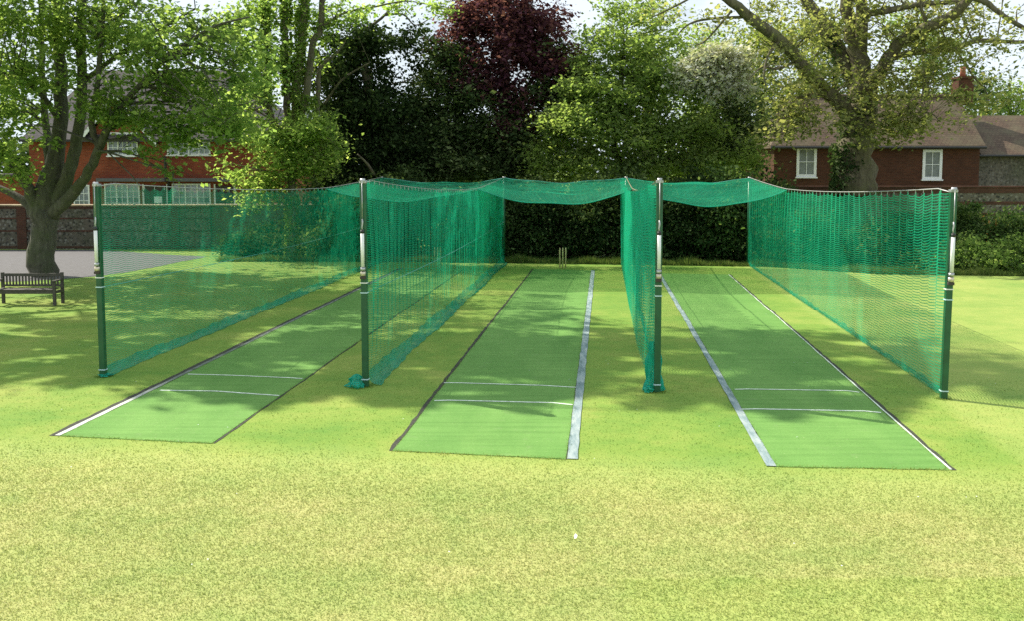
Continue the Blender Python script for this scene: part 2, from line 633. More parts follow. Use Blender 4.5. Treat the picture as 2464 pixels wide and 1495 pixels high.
# grass blades over the near lawn and along the bays: one uncountable mass
def blades():
    n = 330000
    u = rng.random(n)
    Y = 7.4 * (16.5 / 7.4) ** (u ** 0.85)
    X = (rng.random(n) - 0.5) * 1.06 * Y
    nn = Y - X * CSL
    keep = np.ones(n, bool)
    for poly in MAT_POLYS:
        ins = np.ones(n, bool)
        for i in range(4):
            a, b_ = poly[i], poly[(i + 1) % 4]
            ins &= ((b_[0] - a[0]) * (Y - a[1]) - (b_[1] - a[1]) * (X - a[0])) > -0.004
        keep &= ~ins
    keep &= rng.random(n) < np.clip(0.08 + 0.92 * (NLINE + 0.1 - nn) / 1.6, 0.08, 1.0)
    X, Y = X[keep], Y[keep]
    n = len(X)
    h = rng.uniform(0.008, 0.022, n)
    a = rng.random(n) * math.tau
    wd = rng.uniform(0.002, 0.0042, n) * (0.6 + Y / 12)
    lean = rng.normal(0, 0.014, (n, 2))
    V = np.zeros((n, 3, 3), np.float32)
    V[:, 0] = np.stack([X - np.cos(a) * wd, Y - np.sin(a) * wd, np.zeros(n)], 1)
    V[:, 1] = np.stack([X + np.cos(a) * wd, Y + np.sin(a) * wd, np.zeros(n)], 1)
    V[:, 2] = np.stack([X + lean[:, 0], Y + lean[:, 1], h], 1)
    o = quads_fast('grass', V.reshape(-1, 3), M['blade'], None, 3)
    o['kind'] = 'stuff'
    o['label'] = 'short mown grass blades of the sunlit lawn in front of the nets'
    o['category'] = 'grass'


# ------------------------------------------------------------------ mats
MAT_POLYS = []


def ribbon(a, b_, width, z, wob=0.0, n=40, side=None):
    """flat strip from a to b_ with slightly uneven edges"""
    d = (b_ - a).normalized()
    s = Vector((d.y, -d.x, 0))
    vs, fs = [], []
    for i in range(n + 1):
        t = i / n
        p = a.lerp(b_, t)
        e0 = (random.random() - 0.5) * wob
        e1 = (random.random() - 0.5) * wob
        vs += [p + s * (e0) + Vector((0, 0, z)), p + s * (width + e1) + Vector((0, 0, z))]
    fs = [(2 * i, 2 * i + 1, 2 * i + 3, 2 * i + 2) for i in range(n)]
    return vs, fs


def wavy(pts, width, z, n=14, wob=0.008):
    vs = []
    P_ = []
    for i in range(len(pts) - 1):
        for k in range(n):
            P_.append(pts[i].lerp(pts[i + 1], k / n))
    P_.append(pts[-1])
    for i, p in enumerate(P_):
        d = (P_[min(i + 1, len(P_) - 1)] - P_[max(i - 1, 0)]).normalized()
        s = Vector((-d.y, d.x, 0))
        q = p + s * random.uniform(-wob, wob) * 0.5
        vs += [q - s * width / 2 + Vector((0, 0, z)), q + s * width / 2 + Vector((0, 0, z))]
    fs = [(2 * i, 2 * i + 1, 2 * i + 3, 2 * i + 2) for i in range(len(P_) - 1)]
    return vs, fs


def mat(label, nl, nr, fl, fr, strips, edges, creases):
    a, b_, c, d = G(*nl), G(*nr), G(*fr), G(*fl)
    MAT_POLYS.append([(v.x, v.y) for v in (a, b_, c, d)])
    t = thing('practice_mat', label, 'cricket mat', (a + b_ + c + d) / 4, 'artificial batting mats in the lanes')
    n = 30
    vs, fs = [], []
    for j in range(n + 1):
        s = j / n
        l, r = a.lerp(d, s), b_.lerp(c, s)
        ww = 0.012
        l = l + Vector((random.uniform(-ww, ww), 0, 0))
        r = r + Vector((random.uniform(-ww, ww), 0, 0))
        for i in range(9):
            p = l.lerp(r, i / 8)
            vs.append(p + Vector((0, random.uniform(-0.012, 0.012) if j in (0, n) else 0, 0.007)))
    fs = [(j * 9 + i, j * 9 + i + 1, (j + 1) * 9 + i + 1, (j + 1) * 9 + i) for j in range(n) for i in range(8)]
    m0 = MB().add(vs, fs)
    # folded-down rim so the carpet has thickness
    rim = [j * 9 for j in range(n + 1)]
    rim2 = [j * 9 + 8 for j in range(n + 1)]
    for rr, fl_ in ((rim, 1), (rim2, 0), (list(range(9)), 0), (list(range(n * 9, n * 9 + 9)), 1)):
        up = [vs[i] for i in rr]
        dn = [v + Vector((0, 0, -0.008)) for v in up]
        k = len(up)
        m0.add(up + dn, [(i, i + 1, k + i + 1, k + i) for i in range(k - 1)])
    m0.build('carpet', M['mat'], t)
    for (side, wd, mm) in strips:
        A, B = (a, d) if side == 'l' else (b_, c)
        dd = (B - A).normalized()
        sr = Vector((dd.y, -dd.x, 0))
        off = sr * (-wd - 0.004) if side == 'l' else sr * 0.004
        v, f = ribbon(A + off, B + off, wd, 0.011, 0.014, 60)
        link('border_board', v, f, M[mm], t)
    for (side, wd, off) in edges:
        A, B = (a, d) if side == 'l' else (b_, c)
        dd = (B - A).normalized()
        sr = Vector((dd.y, -dd.x, 0))
        v, f = ribbon(A + sr * off, B + sr * off, wd, 0.0045, 0.03, 90)
        link('soil_shadow_edge', v, f, M['soil_shadow'], t)  # flat dark strip: soil with the gap's shadow painted in
    for pts, wd in creases:
        v, f = wavy([G(*p) for p in pts], wd, 0.0115)
        link('crease_line', v, f, M['white_line'], t)
    return t


def fringe():
    r = np.random.default_rng(4)
    out = []
    for poly in MAT_POLYS:
        for (i, j, dens, sd) in ((0, 1, 300, 0.034), (1, 2, 70, 0.02), (3, 0, 70, 0.02)):
            a, b_ = np.array(poly[i]), np.array(poly[j])
            L = np.linalg.norm(b_ - a)
            n = int(L * dens)
            p = a + (b_ - a) * r.random((n, 1))
            d = (b_ - a) / L
            o_ = np.array([d[1], -d[0]])
            cl = 0.6 + 0.8 * np.sin(p[:, 0] * 9) * np.sin(p[:, 0] * 23 + p[:, 1] * 17)
            out.append(p + o_ * (0.012 + r.normal(size=(n, 1)) * sd * np.clip(cl, 0.2, 1.4)[:, None]) - o_ * 0.012)
    for q in (A1, A2, A3, A4):
        th = r.random(260) * math.tau
        rr = 0.06 + np.abs(r.normal(0, 0.05, 260))
        out.append(np.stack([q.x + rr * np.cos(th), q.y + rr * np.sin(th)], 1))
    p = np.concatenate(out)
    n = len(p)
    a = r.random(n) * math.tau
    h = r.uniform(0.010, 0.028, n)
    wd = r.uniform(0.003, 0.006, n)
    V = np.zeros((n, 3, 3), np.float32)
    V[:, 0] = np.stack([p[:, 0] - np.cos(a) * wd, p[:, 1] - np.sin(a) * wd, np.zeros(n)], 1)
    V[:, 1] = np.stack([p[:, 0] + np.cos(a) * wd, p[:, 1] + np.sin(a) * wd, np.zeros(n)], 1)
    V[:, 2] = np.stack([p[:, 0] + r.normal(0, 0.02, n), p[:, 1] + r.normal(0, 0.02, n), h], 1)
    o = quads_fast('edge_grass', V.reshape(-1, 3), M['blade'], None, 3)
    o['kind'] = 'stuff'
    o['label'] = 'longer grass creeping over the edges of the practice mats'
    o['category'] = 'grass'
    # rough unmown grass at the foot of the hedge
    n = 42000
    X = r.uniform(-11, 19, n)
    Yb = np.interp(X, [-11, -6, 0, 9, 12, 19], [38.2, 38.2, 37.6, 36.2, 33.6, 32.6]) + np.abs(r.normal(0, 0.55, n)) - 0.15
    a = r.random(n) * math.tau
    h = r.uniform(0.05, 0.24, n) * (0.5 + vn(X, Yb))
    wd = r.uniform(0.006, 0.014, n)
    V = np.zeros((n, 3, 3), np.float32)
    V[:, 0] = np.stack([X - np.cos(a) * wd, Yb - np.sin(a) * wd, np.zeros(n)], 1)
    V[:, 1] = np.stack([X + np.cos(a) * wd, Yb + np.sin(a) * wd, np.zeros(n)], 1)
    V[:, 2] = np.stack([X + r.normal(0, 0.07, n), Yb + r.normal(0, 0.07, n), h], 1)
    o = quads_fast('rough_grass', V.reshape(-1, 3), M['rough'], None, 3)
    o['kind'] = 'stuff'
    o['label'] = 'rough unmown grass along the foot of the back hedge'
    o['category'] = 'grass'


def vn(x, y):
    return 0.5 + 0.25 * np.sin(x * 2.1 + 1) + 0.25 * np.sin(x * 5.3 + y)


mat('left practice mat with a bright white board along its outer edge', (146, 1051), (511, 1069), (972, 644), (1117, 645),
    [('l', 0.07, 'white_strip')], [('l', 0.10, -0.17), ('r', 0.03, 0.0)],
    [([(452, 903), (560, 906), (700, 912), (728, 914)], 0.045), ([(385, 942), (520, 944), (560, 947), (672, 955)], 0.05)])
mat('middle practice mat with a wide blue grey board along its right edge', (946, 1087), (1363, 1107), (1284, 647), (1422, 650),
    [('r', 0.125, 'strip')], [('l', 0.06, -0.06), ('r', 0.02, -0.008)],
    [([(1068, 924), (1100, 924), (1300, 930), (1386, 935)], 0.045), ([(1045, 967), (1080, 966), (1330, 972), (1378, 977)], 0.05)])
mat('right practice mat with a pale board along its left edge', (1868, 1125), (2284, 1133), (1590, 657), (1752, 660),
    [('l', 0.105, 'strip'), ('r', 0.022, 'white_line')], [('r', 0.05, 0.03), ('l', 0.02, -0.005)],
    [([(1768, 940), (1800, 939), (2040, 943), (2068, 947)], 0.045), ([(1780, 988), (1820, 987), (2080, 992), (2120, 996)], 0.05)])
blades()


# ------------------------------------------------------------------ wickets
def wicket(px, py, label):
    b0 = G(px, py)
    t = thing('wicket', label, 'stumps', b0, 'wickets at the far end of the lanes')
    for k in (-1, 0, 1):
        c = b0 + Vector((0.098 * k, -0.012 * k, 0))
        MB().tube([c, c + Vector((0.006 * k, 0, 0.62)), c + Vector((0.006 * k, 0, 0.69)), c + Vector((0.006 * k, 0, 0.715))], [0.024, 0.024, 0.022, 0.012], 8).build('stump', M['stump'], t, True)


wicket(1354, 645, 'three bare wooden stumps standing at the far end of the middle mat')
wicket(1053, 643, 'three wooden stumps seen through the green netting at the end of the left mat')

# ------------------------------------------------------------------ net posts
A1, A2, A3, A4 = G(249, 908), G(880, 932), G(1581, 945), G(2270, 961)
FX = [920, 1213, 1505, 1799]
B1, B2, B3, B4 = [G(x, y) for x, y in ((921, 627), (1213, 629), (1505, 632), (1799, 638))]


def post(base, h, label, far=False, lean=0.0):
    t = thing('net_post', label, 'post', base, 'net posts')
    yaw = Matrix.Translation(base) @ Matrix.Rotation(math.radians(-5.22), 4, 'Z') @ Matrix.Rotation(lean, 4, 'Y')

    def T(p):
        return yaw @ Vector(p)
    r = 0.049
    if far:
        MB().tube([T((0, 0, 0)), T((0, 0, h))], 0.045, 12).build('pole', M['green_paint'], t, True)
        MB().tube([T((0, 0, h + 0.001)), T((0, 0, h + 0.05))], 0.055, 12).build('cap', M['steel'], t, True)
        return t
    MB().box(-r, -r, 0, r, r, h - 0.06, yaw).build('pole', M['green_paint'], t, bevel=0.012)
    MB().box(-0.054, -0.054, h - 0.06, 0.054, 0.054, h - 0.02, yaw).tube([T((0, -0.075, h - 0.045)), T((0, 0.08, h - 0.045))], 0.022, 10).build('cap', M['steel'], t, bevel=0.008)
    MB().tube([T((-0.035, -0.03, h - 0.02)), T((0.035, -0.03, h - 0.02))], 0.036, 14).build('pulley', M['steel'], t, True)
    MB().tube([T((0, -0.085, h - 0.06)), T((0, -0.085, 2.66))], 0.007, 6).tube([T((0, -0.085, 2.66)), T((0.004, -0.085, 2.6)), T((-0.006, -0.085, 2.54)), T((0, -0.085, 2.49))], [0.010, 0.014, 0.010, 0.014], 8).build('tension_rod', M['steel'], t, True)
    MB().tube([T((0, -0.095, 2.44)), T((0, -0.095, 2.49))], 0.03, 12).build('end_plug', M['black'], t, True)
    MB().tube([T((0, -0.095, 1.92)), T((0, -0.095, 2.44))], 0.028, 16).build('winch_tube', M['white_pvc'], t, True)
    MB().tube([T((0, -0.09, 1.86)), T((0, -0.09, 1.91))], 0.039, 16).build('collar', M['steel'], t, True)
    MB().tube([T((0, -0.085, 1.78)), T((0, -0.085, 1.845))], 0.041, 16).build('collar', M['brass'], t, True)
    MB().box(-0.045, -0.115, 1.73, 0.045, -0.057, 1.775, yaw).build('bracket', M['dark_wood'], t, bevel=0.006)
    for z, mm in ((1.655, 'white_pvc'), (1.50, 'tie'), (0.115, 'tie')):
        MB().box(-0.054, -0.056, z, 0.054, 0.054, z + 0.016, yaw).build('strap', M[mm], t)
    return t


post(A1, 3.21, 'leftmost green net post, with a white tube on its front')
post(A2, 3.27, 'green net post between the left and middle mats, bunched netting at its foot')
post(A3, 3.28, 'green net post between the middle and right mats')
post(A4, 3.15, 'rightmost green net post, netting lashed along its whole height', lean=0.01)
for b_, lab in ((B1, 'far green net post behind the leftmost side net'), (B2, 'far green net post at the back corner of the left and middle lanes'),
                (B3, 'far green net post at the back between the middle and right lanes'), (B4, 'far green net post at the back right corner of the right lane')):
    post(b_, 3.10, lab, far=True)


fringe()

# ------------------------------------------------------------------ nets
def wire_h(s, T0, T1=3.13, low=2.87):
    k = 0.64
    if s < k:
        return T0 - (T0 - low) * (1 - (1 - s / k) ** 2)
    return low + (T1 - low) * ((s - k) / (1 - k)) ** 1.25


def net(label, A, B, T0, mat_, amp, ring, gather, scal, skirt, seed, cable, folds=0.05, midrope=True, lash=0.0, shift=0.0):
    r = np.random.default_rng(seed)
    t = thing('side_net', label, 'net', A, 'side nets of the batting lanes')
    A = A + Dv * 0.07
    L = (B - A).length
    d = (B - A).normalized()
    nrm = Vector((d.y, -d.x, 0))
    nc = int(L / 0.04)
    nv = 26
    ph = r.random(6) * math.tau

    def billow(s):
        return folds * (math.sin(s * 9 + ph[0]) + 0.7 * math.sin(s * 21 + ph[1]))
    vs, uv = [], []
    for i in range(nc + 1):
        s = i / nc
        x = s * L
        Th = wire_h(s, T0) - 0.05
        pl = math.sin(2 * math.pi * x / ring + 0.8 * math.sin(x * 1.7 + ph[2]))
        pl2 = math.sin(2 * math.pi * x / (ring * 0.43) + ph[3])
        sc = scal * abs(math.sin(math.pi * x / ring)) ** 1.2
        for j in range(nv + 1):
            v = j / nv
            off = amp * (1 + lash * math.exp(-x / 0.35)) * (0.25 + 0.75 * v) * pl + amp * 0.4 * pl2 * v + billow(s) * (1 - abs(2 * v - 1) ** 2)
            off += shift * (0.5 + 0.5 * min(1, x / 4))
            z = v * Th - sc * v ** 2.2 - 0.02 * math.sin(x * 3.1 + ph[4]) * v
            # near each end the net is tied in to its post
            k = min(1, x / 0.12, (L - x) / 0.5)
            vs.append(A + d * x + nrm * off * k + Vector((0, 0, max(z, 0.0) + 0.03)))
            uv.append((x * gather, v * 3.05))
    n1 = nv + 1
    fs = [(i * n1 + j, (i + 1) * n1 + j, (i + 1) * n1 + j + 1, i * n1 + j + 1) for i in range(nc) for j in range(nv)]
    link('netting', vs, fs, M[mat_], t, uv, True)
    # hem: spare netting that spills out on the grass
    if skirt:
        vs, uv = [], []
        ns = 7
        nc2 = int(L / 0.12)
        for i in range(nc2 + 1):
            x = L * i / nc2
            sd = skirt * (1 + 0.20 * math.sin(x * 0.9 + ph[0]) + 0.08 * math.sin(x * 3.1 + ph[1]))
            for j in range(ns + 1):
                v = j / ns
                a = v * math.pi / 2
                hh = 0.07 + 0.75 * skirt + 0.02 * math.sin(x * 1.3)
                vs.append(A + d * x + nrm * (sd * (1 - math.cos(a)) + 0.012 + 0.015 * math.sin(x * 9 + j)) + Vector((0, 0, 0.016 + hh * (1 - math.sin(a)) + 0.012 * math.sin(x * 7 + j * 1.3) * (1 - v))))
                uv.append((x * 1.3, v * 0.6))
        n2 = ns + 1
        fs = [(i * n2 + j, (i + 1) * n2 + j, (i + 1) * n2 + j + 1, i * n2 + j + 1) for i in range(nc2) for j in range(ns)]
        link('hem', vs, fs, M['net_hem'], t, uv, True)
    # head cable
    pts = [A - Dv * 0.07 + Vector((0, 0, T0 - 0.06))] + [A + d * (L * i / 40) + Vector((0, 0, wire_h(i / 40, T0) + 0.004)) for i in range(1, 41)]
    MB().tube(pts, 0.009 if skirt < .12 else 0.005, 6).build('cable', M[cable], t, True)
    # rings that hang the netting from the cable
    mb = MB()
    k = 0
    x = ring
    while x < L - 0.3:
        s = x / L
        p = A + d * x
        z = wire_h(s, T0)
        mb.tube([p + Vector((0, 0, z + 0.012)), p + Vector((0, 0, z - 0.06))], 0.004, 4)
        x += ring
    mb.build('hanger', M[cable], t)['kind'] = 'stuff'
    if midrope:
        pts = [A + d * (L * i / 30) + nrm * 0.02 + Vector((0, 0, 1.5 - 0.10 * math.sin(math.pi * i / 30))) for i in range(31)]
        MB().tube(pts, 0.0055, 5).build('rope', M['rope'], t, True)
    return t


net1 = net('leftmost green side net, thin enough to see the lawn and flint wall through', A1, B1, 3.21, 'net_a', 0.018, 0.42, 1.0, 0.07, 0.10, 1, 'cable')
net2 = net('dense green side net between the left and middle mats, hung in close pleats', A2, B2, 3.27, 'net_b', 0.048, 0.36, 1.3, 0.06, 0.17, 2, 'cable')
net3 = net('green side net seen almost edge on between the middle and right mats', A3, B3, 3.28, 'net_edge_on', 0.06, 0.40, 1.3, 0.04, 0.08, 3, 'cable_rope', 0.06, shift=-0.17)
net4 = net('rightmost green side net with scalloped top edge and horizontal ripples', A4, B4, 3.15, 'net_c', 0.022, 0.42, 1.0, 0.075, 0.05, 4, 'cable', 0.03, midrope=False, lash=2.6)


def heap(parent, c, rx, ry, h, seed, name='gathered_netting', hollow=0.0):
    r = np.random.default_rng(seed)
    n, mrow = 40, 16
    vs, uv = [], []
    ph = r.random(8) * math.tau
    for j in range(mrow + 1):
        v = j / mrow
        for i in range(n + 1):
            a = 2 * math.pi * (i % n) / n
            f = (1 - v ** 1.7) ** 0.6 if hollow == 0 else 1 - hollow * v
            f *= 1 + 0.22 * math.sin(3 * a + ph[0] + 4 * v) + 0.16 * math.sin(7 * a + ph[1] - 6 * v) + 0.12 * math.sin(12 * a + ph[2] + 9 * v)
            f *= 1 + 0.14 * math.sin(9 * v + ph[3] + 2 * math.sin(a))
            vs.append(c + Vector((rx * f * math.cos(a), ry * f * math.sin(a), 0.014 + h * v)))
            uv.append((i / n * 1.4, v * h * 2))
    fs = [(j * (n + 1) + i, j * (n + 1) + i + 1, (j + 1) * (n + 1) + i + 1, (j + 1) * (n + 1) + i) for j in range(mrow) for i in range(n)]
    return link(name, vs, fs, M['net_heap'], parent, uv, True)


heap(net2, A2 + Vector((-0.14, -0.02, 0)), 0.13, 0.15, 0.20, 5)
heap(net3, A3 + Vector((-0.03, 0.12, 0)), 0.13, 0.10, 0.75, 6, hollow=0.45)
heap(net3, A3 + Vector((-0.14, 0.0, 0)), 0.07, 0.10, 0.10, 8)
heap(net1, A1 + Vector((0.02, 0.02, 0)), 0.10, 0.10, 0.05, 9)


def roof(label, A, B, T0a, A_, B_, T0b, s0, sagf, sagb, seed, mat_='net_roof'):
    r = np.random.default_rng(seed)
    ph = r.random(4) * math.tau
    nu, nv = 36, 40
    vs, uv = [], []
    for j in range(nv + 1):
        b_ = j / nv
        for i in range(nu + 1):
            a = i / nu
            s = s0 + (1 - s0) * b_ + 0.012 * math.sin(math.pi * a) * (1 - b_)
            pa = A.lerp(B, s) + Vector((0, 0, wire_h(s, T0a) - 0.02))
            pb = A_.lerp(B_, s) + Vector((0, 0, wire_h(s, T0b) - 0.02))
            p = pa.lerp(pb, a)
            sag = (sagf * (1 - b_) ** 1.6 + sagb * b_ + 0.05 * math.sin(9 * b_ + ph[0])) * (1 - (2 * a - 1) ** 2)
            if b_ > 0.97:
                sag *= 0.85
            wr = (0.03 * math.sin(14 * a + 3 * b_ + ph[1]) + 0.045 * math.sin(22 * b_ + 3 * a + ph[2])) * math.sin(math.pi * a)
            vs.append(p + Vector((0, 0, -sag + wr)))
            uv.append((a * 4.5, b_ * 8))
    n1 = nu + 1
    fs = [(j * n1 + i, j * n1 + i + 1, (j + 1) * n1 + i + 1, (j + 1) * n1 + i) for j in range(nv) for i in range(nu)]
    t = thing('roof_net', label, 'net', (A.lerp(B, s0) + A_.lerp(B_, s0)) / 2, 'roof nets over the batting ends')
    link('netting', vs, fs, M[mat_], t, uv, True)
    k = [vs[i] for i in range(n1)]
    MB().tube(k, 0.013, 5).build('edge_rope', M['net_heap'], t, True)
    k = [vs[nv * n1 + i] for i in range(n1)]
    MB().tube(k, 0.009, 5).build('edge_rope', M['rope'], t, True)
    return t


roof('sagging green roof net over the far end of the left lane', A1, B1, 3.21, A2, B2, 3.27, 0.64, 0.40, 0.20, 21)
roof('sagging green roof net over the far end of the middle lane', A2, B2, 3.27, A3, B3, 3.28, 0.64, 0.45, 0.20, 22)
roof('sagging green roof net over the far end of the right lane', A3, B3, 3.28, A4, B4, 3.15, 0.64, 0.55, 0.17, 23)


# ------------------------------------------------------------------ bench
def bench():
    fl = G(131, 735)
    c = Vector((fl.x - 0.76, fl.y, 0))
    t = thing('park_bench', 'dark slatted wooden bench on the shaded lawn in front of the big left tree', 'bench', c)
    hw = 0.80

    def part(nm, *bx, bev=0.006):
        m = MB()
        for b_ in bx:
            m.box(c.x + b_[0], c.y + b_[1], b_[2], c.x + b_[3], c.y + b_[4], b_[5])
        m.build(nm, M['bench'], t, bevel=bev)
    for s in (-1, 1):
        x = s * (hw - 0.04)
        part('leg', (x - 0.035, -0.01, 0, x + 0.035, 0.06, 0.60))
        part('leg', (x - 0.035, 0.46, 0, x + 0.035, 0.53, 0.80))
        part('armrest', (x - 0.045, -0.05, 0.603, x + 0.045, 0.458, 0.64))
        part('side_rail', (x - 0.025, 0.062, 0.30, x + 0.025, 0.458, 0.37))
    xs = hw - 0.078
    part('seat', *[(-xs, -0.02 + 0.085 * k, 0.385 + 0.002 * k, xs, 0.045 + 0.085 * k, 0.41 + 0.002 * k) for k in range(5)], (-xs, 0.0, 0.30, xs, 0.03, 0.383))
    n = 17
    part('backrest', (-xs, 0.465, 0.70, xs, 0.515, 0.775), (-xs, 0.465, 0.44, xs, 0.505, 0.49),
         *[(-xs + 0.03 + (2 * xs - 0.06) * (k + 0.25) / n, 0.475, 0.491, -xs + 0.03 + (2 * xs - 0.06) * (k + 0.75) / n, 0.497, 0.699) for k in range(n)], bev=0.003)


bench()

# ------------------------------------------------------------------ walls
def flint_wall(name, label, X0, X1, Y, h, bands, mat_='flint', coping='coping', piers=(), cat='wall', th=0.35):
    t = thing(name, label, cat, ((X0 + X1) / 2, Y, 0))
    MB().box(X0, Y, -0.05, X1, Y + th, h).build('wall_face', M[mat_], t)
    for z0, z1 in bands:
        MB().box(X0 - 0.01, Y - 0.015, z0, X1 + 0.01, Y + th + 0.015, z1).build('brick_band', M['brick_band'], t)
    if coping:
        MB().box(X0 - 0.03, Y - 0.06, h + 0.001, X1 + 0.03, Y + th + 0.06, h + 0.07).build('coping', M[coping], t, bevel=0.012)
    for x in piers:
        MB().box(x - 0.2, Y - 0.04, 0, x + 0.2, Y - 0.018, h - 0.01).build('pier', M['brick_band'], t)
    return t


def pxX(px, Y):
    return (px - CX) * (Y * math.cos(TH) + 2.2 * math.sin(TH)) / F


flint_wall('boundary_wall', 'long flint and brick boundary wall behind the left tree', pxX(-420, 44), pxX(506, 44), 44, 1.85,
           ((0.05, 0.13), (0.76, 0.82), (1.30, 1.36), (1.74, 1.84)), piers=(pxX(52, 44), pxX(420, 44)))
flint_wall('boundary_wall', 'plain rendered boundary wall right of the flint wall, half hidden by ivy', pxX(507, 44.1), pxX(1000, 44.1), 44.1, 1.86, (), 'render')
flint_wall('garden_wall', 'tall flint and brick garden wall in front of the cottage', pxX(1800, 45), pxX(2800, 45), 45, 2.62,
           ((0.0, 0.2), (0.85, 1.0), (1.40, 1.52), (1.88, 2.02), (2.38, 2.61)), coping='brick_band')


# ------------------------------------------------------------------ houses
def window(t, x0, x1, z0, z1, Y, nl, rows, cols, pane='glass', fw=0.07, frame='white_wood', sill=True):
    d = 0.05
    m = MB()
    m.box(x0, Y - d, z0, x1, Y, z0 + fw).box(x0, Y - d, z1 - fw, x1, Y, z1)
    m.box(x0, Y - d, z0 + fw, x0 + fw, Y, z1 - fw).box(x1 - fw, Y - d, z0 + fw, x1, Y, z1 - fw)
    ww = (x1 - x0 - 2 * fw) / nl
    for k in range(1, nl):
        x = x0 + fw + ww * k
        m.box(x - fw * 0.5, Y - d, z0 + fw, x + fw * 0.5, Y - 0.002, z1 - fw)
    for k in range(nl):
        xa = x0 + fw + ww * k + (fw * .5 if k else 0)
        xb = x0 + fw + ww * (k + 1) - (fw * .5 if k < nl - 1 else 0)
        for c in range(1, cols):
            x = xa + (xb - xa) * c / cols
            m.box(x - 0.014, Y - d + 0.012, z0 + fw, x + 0.014, Y - 0.004, z1 - fw)
        for r_ in range(1, rows):
            z = z0 + fw + (z1 - z0 - 2 * fw) * r_ / rows
            m.box(xa, Y - d + 0.013, z - 0.014, xb, Y - 0.005, z + 0.014)
    f = m.build('window', M[frame], t)
    MB().box(x0 + fw, Y - 0.018, z0 + fw, x1 - fw, Y - 0.006, z1 - fw).build('pane', M[pane], f)
    if sill:
        MB().box(x0 - 0.05, Y - 0.11, z0 - 0.06, x1 + 0.05, Y, z0 - 0.001).build('sill', M[frame], f)
    return f


def WX(px, Y):
    return P(px, 406, Y).x


def WZ(py, Y):
    return P(1232, py, Y).z


def hip_roof(x0, x1, xr0, xr1, Y0, Y1, ze, zr, th=0.12):
    ym = (Y0 + Y1) / 2
    v = [(x0, Y0, ze), (x1, Y0, ze), (x1, Y1, ze), (x0, Y1, ze), (xr0, ym, zr), (xr1, ym, zr)]
    v2 = [(a, b_, c - th) for a, b_, c in v]
    f = [(0, 1, 5, 4), (1, 2, 5), (2, 3, 4, 5), (3, 0, 4)]
    f2 = [tuple(i + 6 for i in q)[::-1] for q in f]
    e = [(0, 6, 7, 1), (1, 7, 8, 2), (2, 8, 9, 3), (3, 9, 6, 0)]
    return MB().add(v + v2, f + f2 + e)


Yh = 52.0
t = thing('brick_house', 'red brick house with grey roof and gable behind the left tree', 'house', (WX(330, Yh), Yh, 0))
hx0, hx1 = WX(72, Yh), WX(705, Yh)
ze = WZ(336, Yh)
MB().box(hx0, Yh, 0, hx1, Yh + 8, ze).build('wall', M['brick_red'], t)
MB().box(WX(-300, Yh), Yh + 0.6, 0, hx0 - 0.004, Yh + 6, WZ(424, Yh)).build('side_wing', M['brick_red'], t)
zr = WZ(168, Yh + 4)
rf = hip_roof(hx0 - 0.3, hx1 + 0.3, WX(240, Yh + 4), WX(560, Yh + 4), Yh - 0.35, Yh + 8.35, ze + 0.02, zr).build('roof', M['tile_grey'], t)
MB().box(WX(-300, Yh) - .2, Yh + 0.3, WZ(424, Yh) + .001, hx0 - 0.005, Yh + 6.2, WZ(424, Yh) + 0.12).build('wing_roof', M['tile_grey'], t)
# gable front
ga, gb_, gm, gz = WX(203, Yh), WX(374, Yh), WX(288, Yh), WZ(232, Yh)
Yg = Yh - 0.06
MB().add([(ga + .15, Yg, ze - 0.05), (gb_ - .15, Yg, ze - 0.05), (gm, Yg, gz - 0.15), (ga + .15, Yh + 3, ze - 0.05), (gb_ - .15, Yh + 3, ze - 0.05), (gm, Yh + 3, gz - 0.15)],
         [(0, 1, 2), (5, 4, 3), (0, 3, 4, 1), (1, 4, 5, 2), (2, 5, 3, 0)]).build('gable_wall', M['brick_red'], t)
gr = MB()
for xa in (ga, gb_):
    s = 1 if xa == ga else -1
    gr.add([(xa - s * .2, Yg - 0.3, ze - 0.22), (gm, Yg - 0.3, gz), (gm, Yh + 3.6, gz), (xa - s * .2, Yh + 3.6, ze - 0.22),
            (xa - s * .2, Yg - 0.3, ze - 0.10), (gm, Yg - 0.3, gz + 0.14), (gm, Yh + 3.6, gz + 0.14), (xa - s * .2, Yh + 3.6, ze - 0.10)],
           [(0, 1, 2, 3), (7, 6, 5, 4), (0, 4, 5, 1), (3, 2, 6, 7), (0, 3, 7, 4)])
gr.build('gable_roof', M['tile_grey'], t)
for xa in (ga, gb_):
    s = 1 if xa == ga else -1
    MB().add([(xa - s * .2, Yg - 0.34, ze - 0.36), (gm, Yg - 0.34, gz - 0.16), (gm, Yg - 0.34, gz + 0.10), (xa - s * .2, Yg - 0.34, ze - 0.10),
              (xa - s * .2, Yg - 0.303, ze - 0.36), (gm, Yg - 0.303, gz - 0.16), (gm, Yg - 0.303, gz + 0.10), (xa - s * .2, Yg - 0.303, ze - 0.10)],
             [(0, 1, 2, 3), (7, 6, 5, 4), (0, 3, 7, 4), (0, 4, 5, 1), (2, 6, 7, 3)]).build('bargeboard', M['white_wood'], t)
window(t, WX(262, Yh), WX(335, Yh), WZ(374, Yh), WZ(318, Yh), Yg, 3, 3, 2)
window(t, WX(404, Yh), WX(508, Yh), WZ(372, Yh), WZ(338, Yh), Yh, 4, 2, 2)
Yp = Yh - 0.3
MB().box(WX(232, Yp), Yh - 0.42, WZ(436, Yh), WX(570, Yp), Yh - .002, WZ(428, Yh)).build('canopy', M['lead'], t, bevel=0.01)
for a, b_ in ((250, 335), (413, 506)):
    window(t, WX(a, Yh), WX(b_, Yh), WZ(520, Yh), WZ(441, Yh), Yh, 3, 5, 2)
window(t, WX(175, Yh), WX(214, Yh), WZ(520, Yh), WZ(444, Yh), Yh, 1, 4, 3, 'glass')
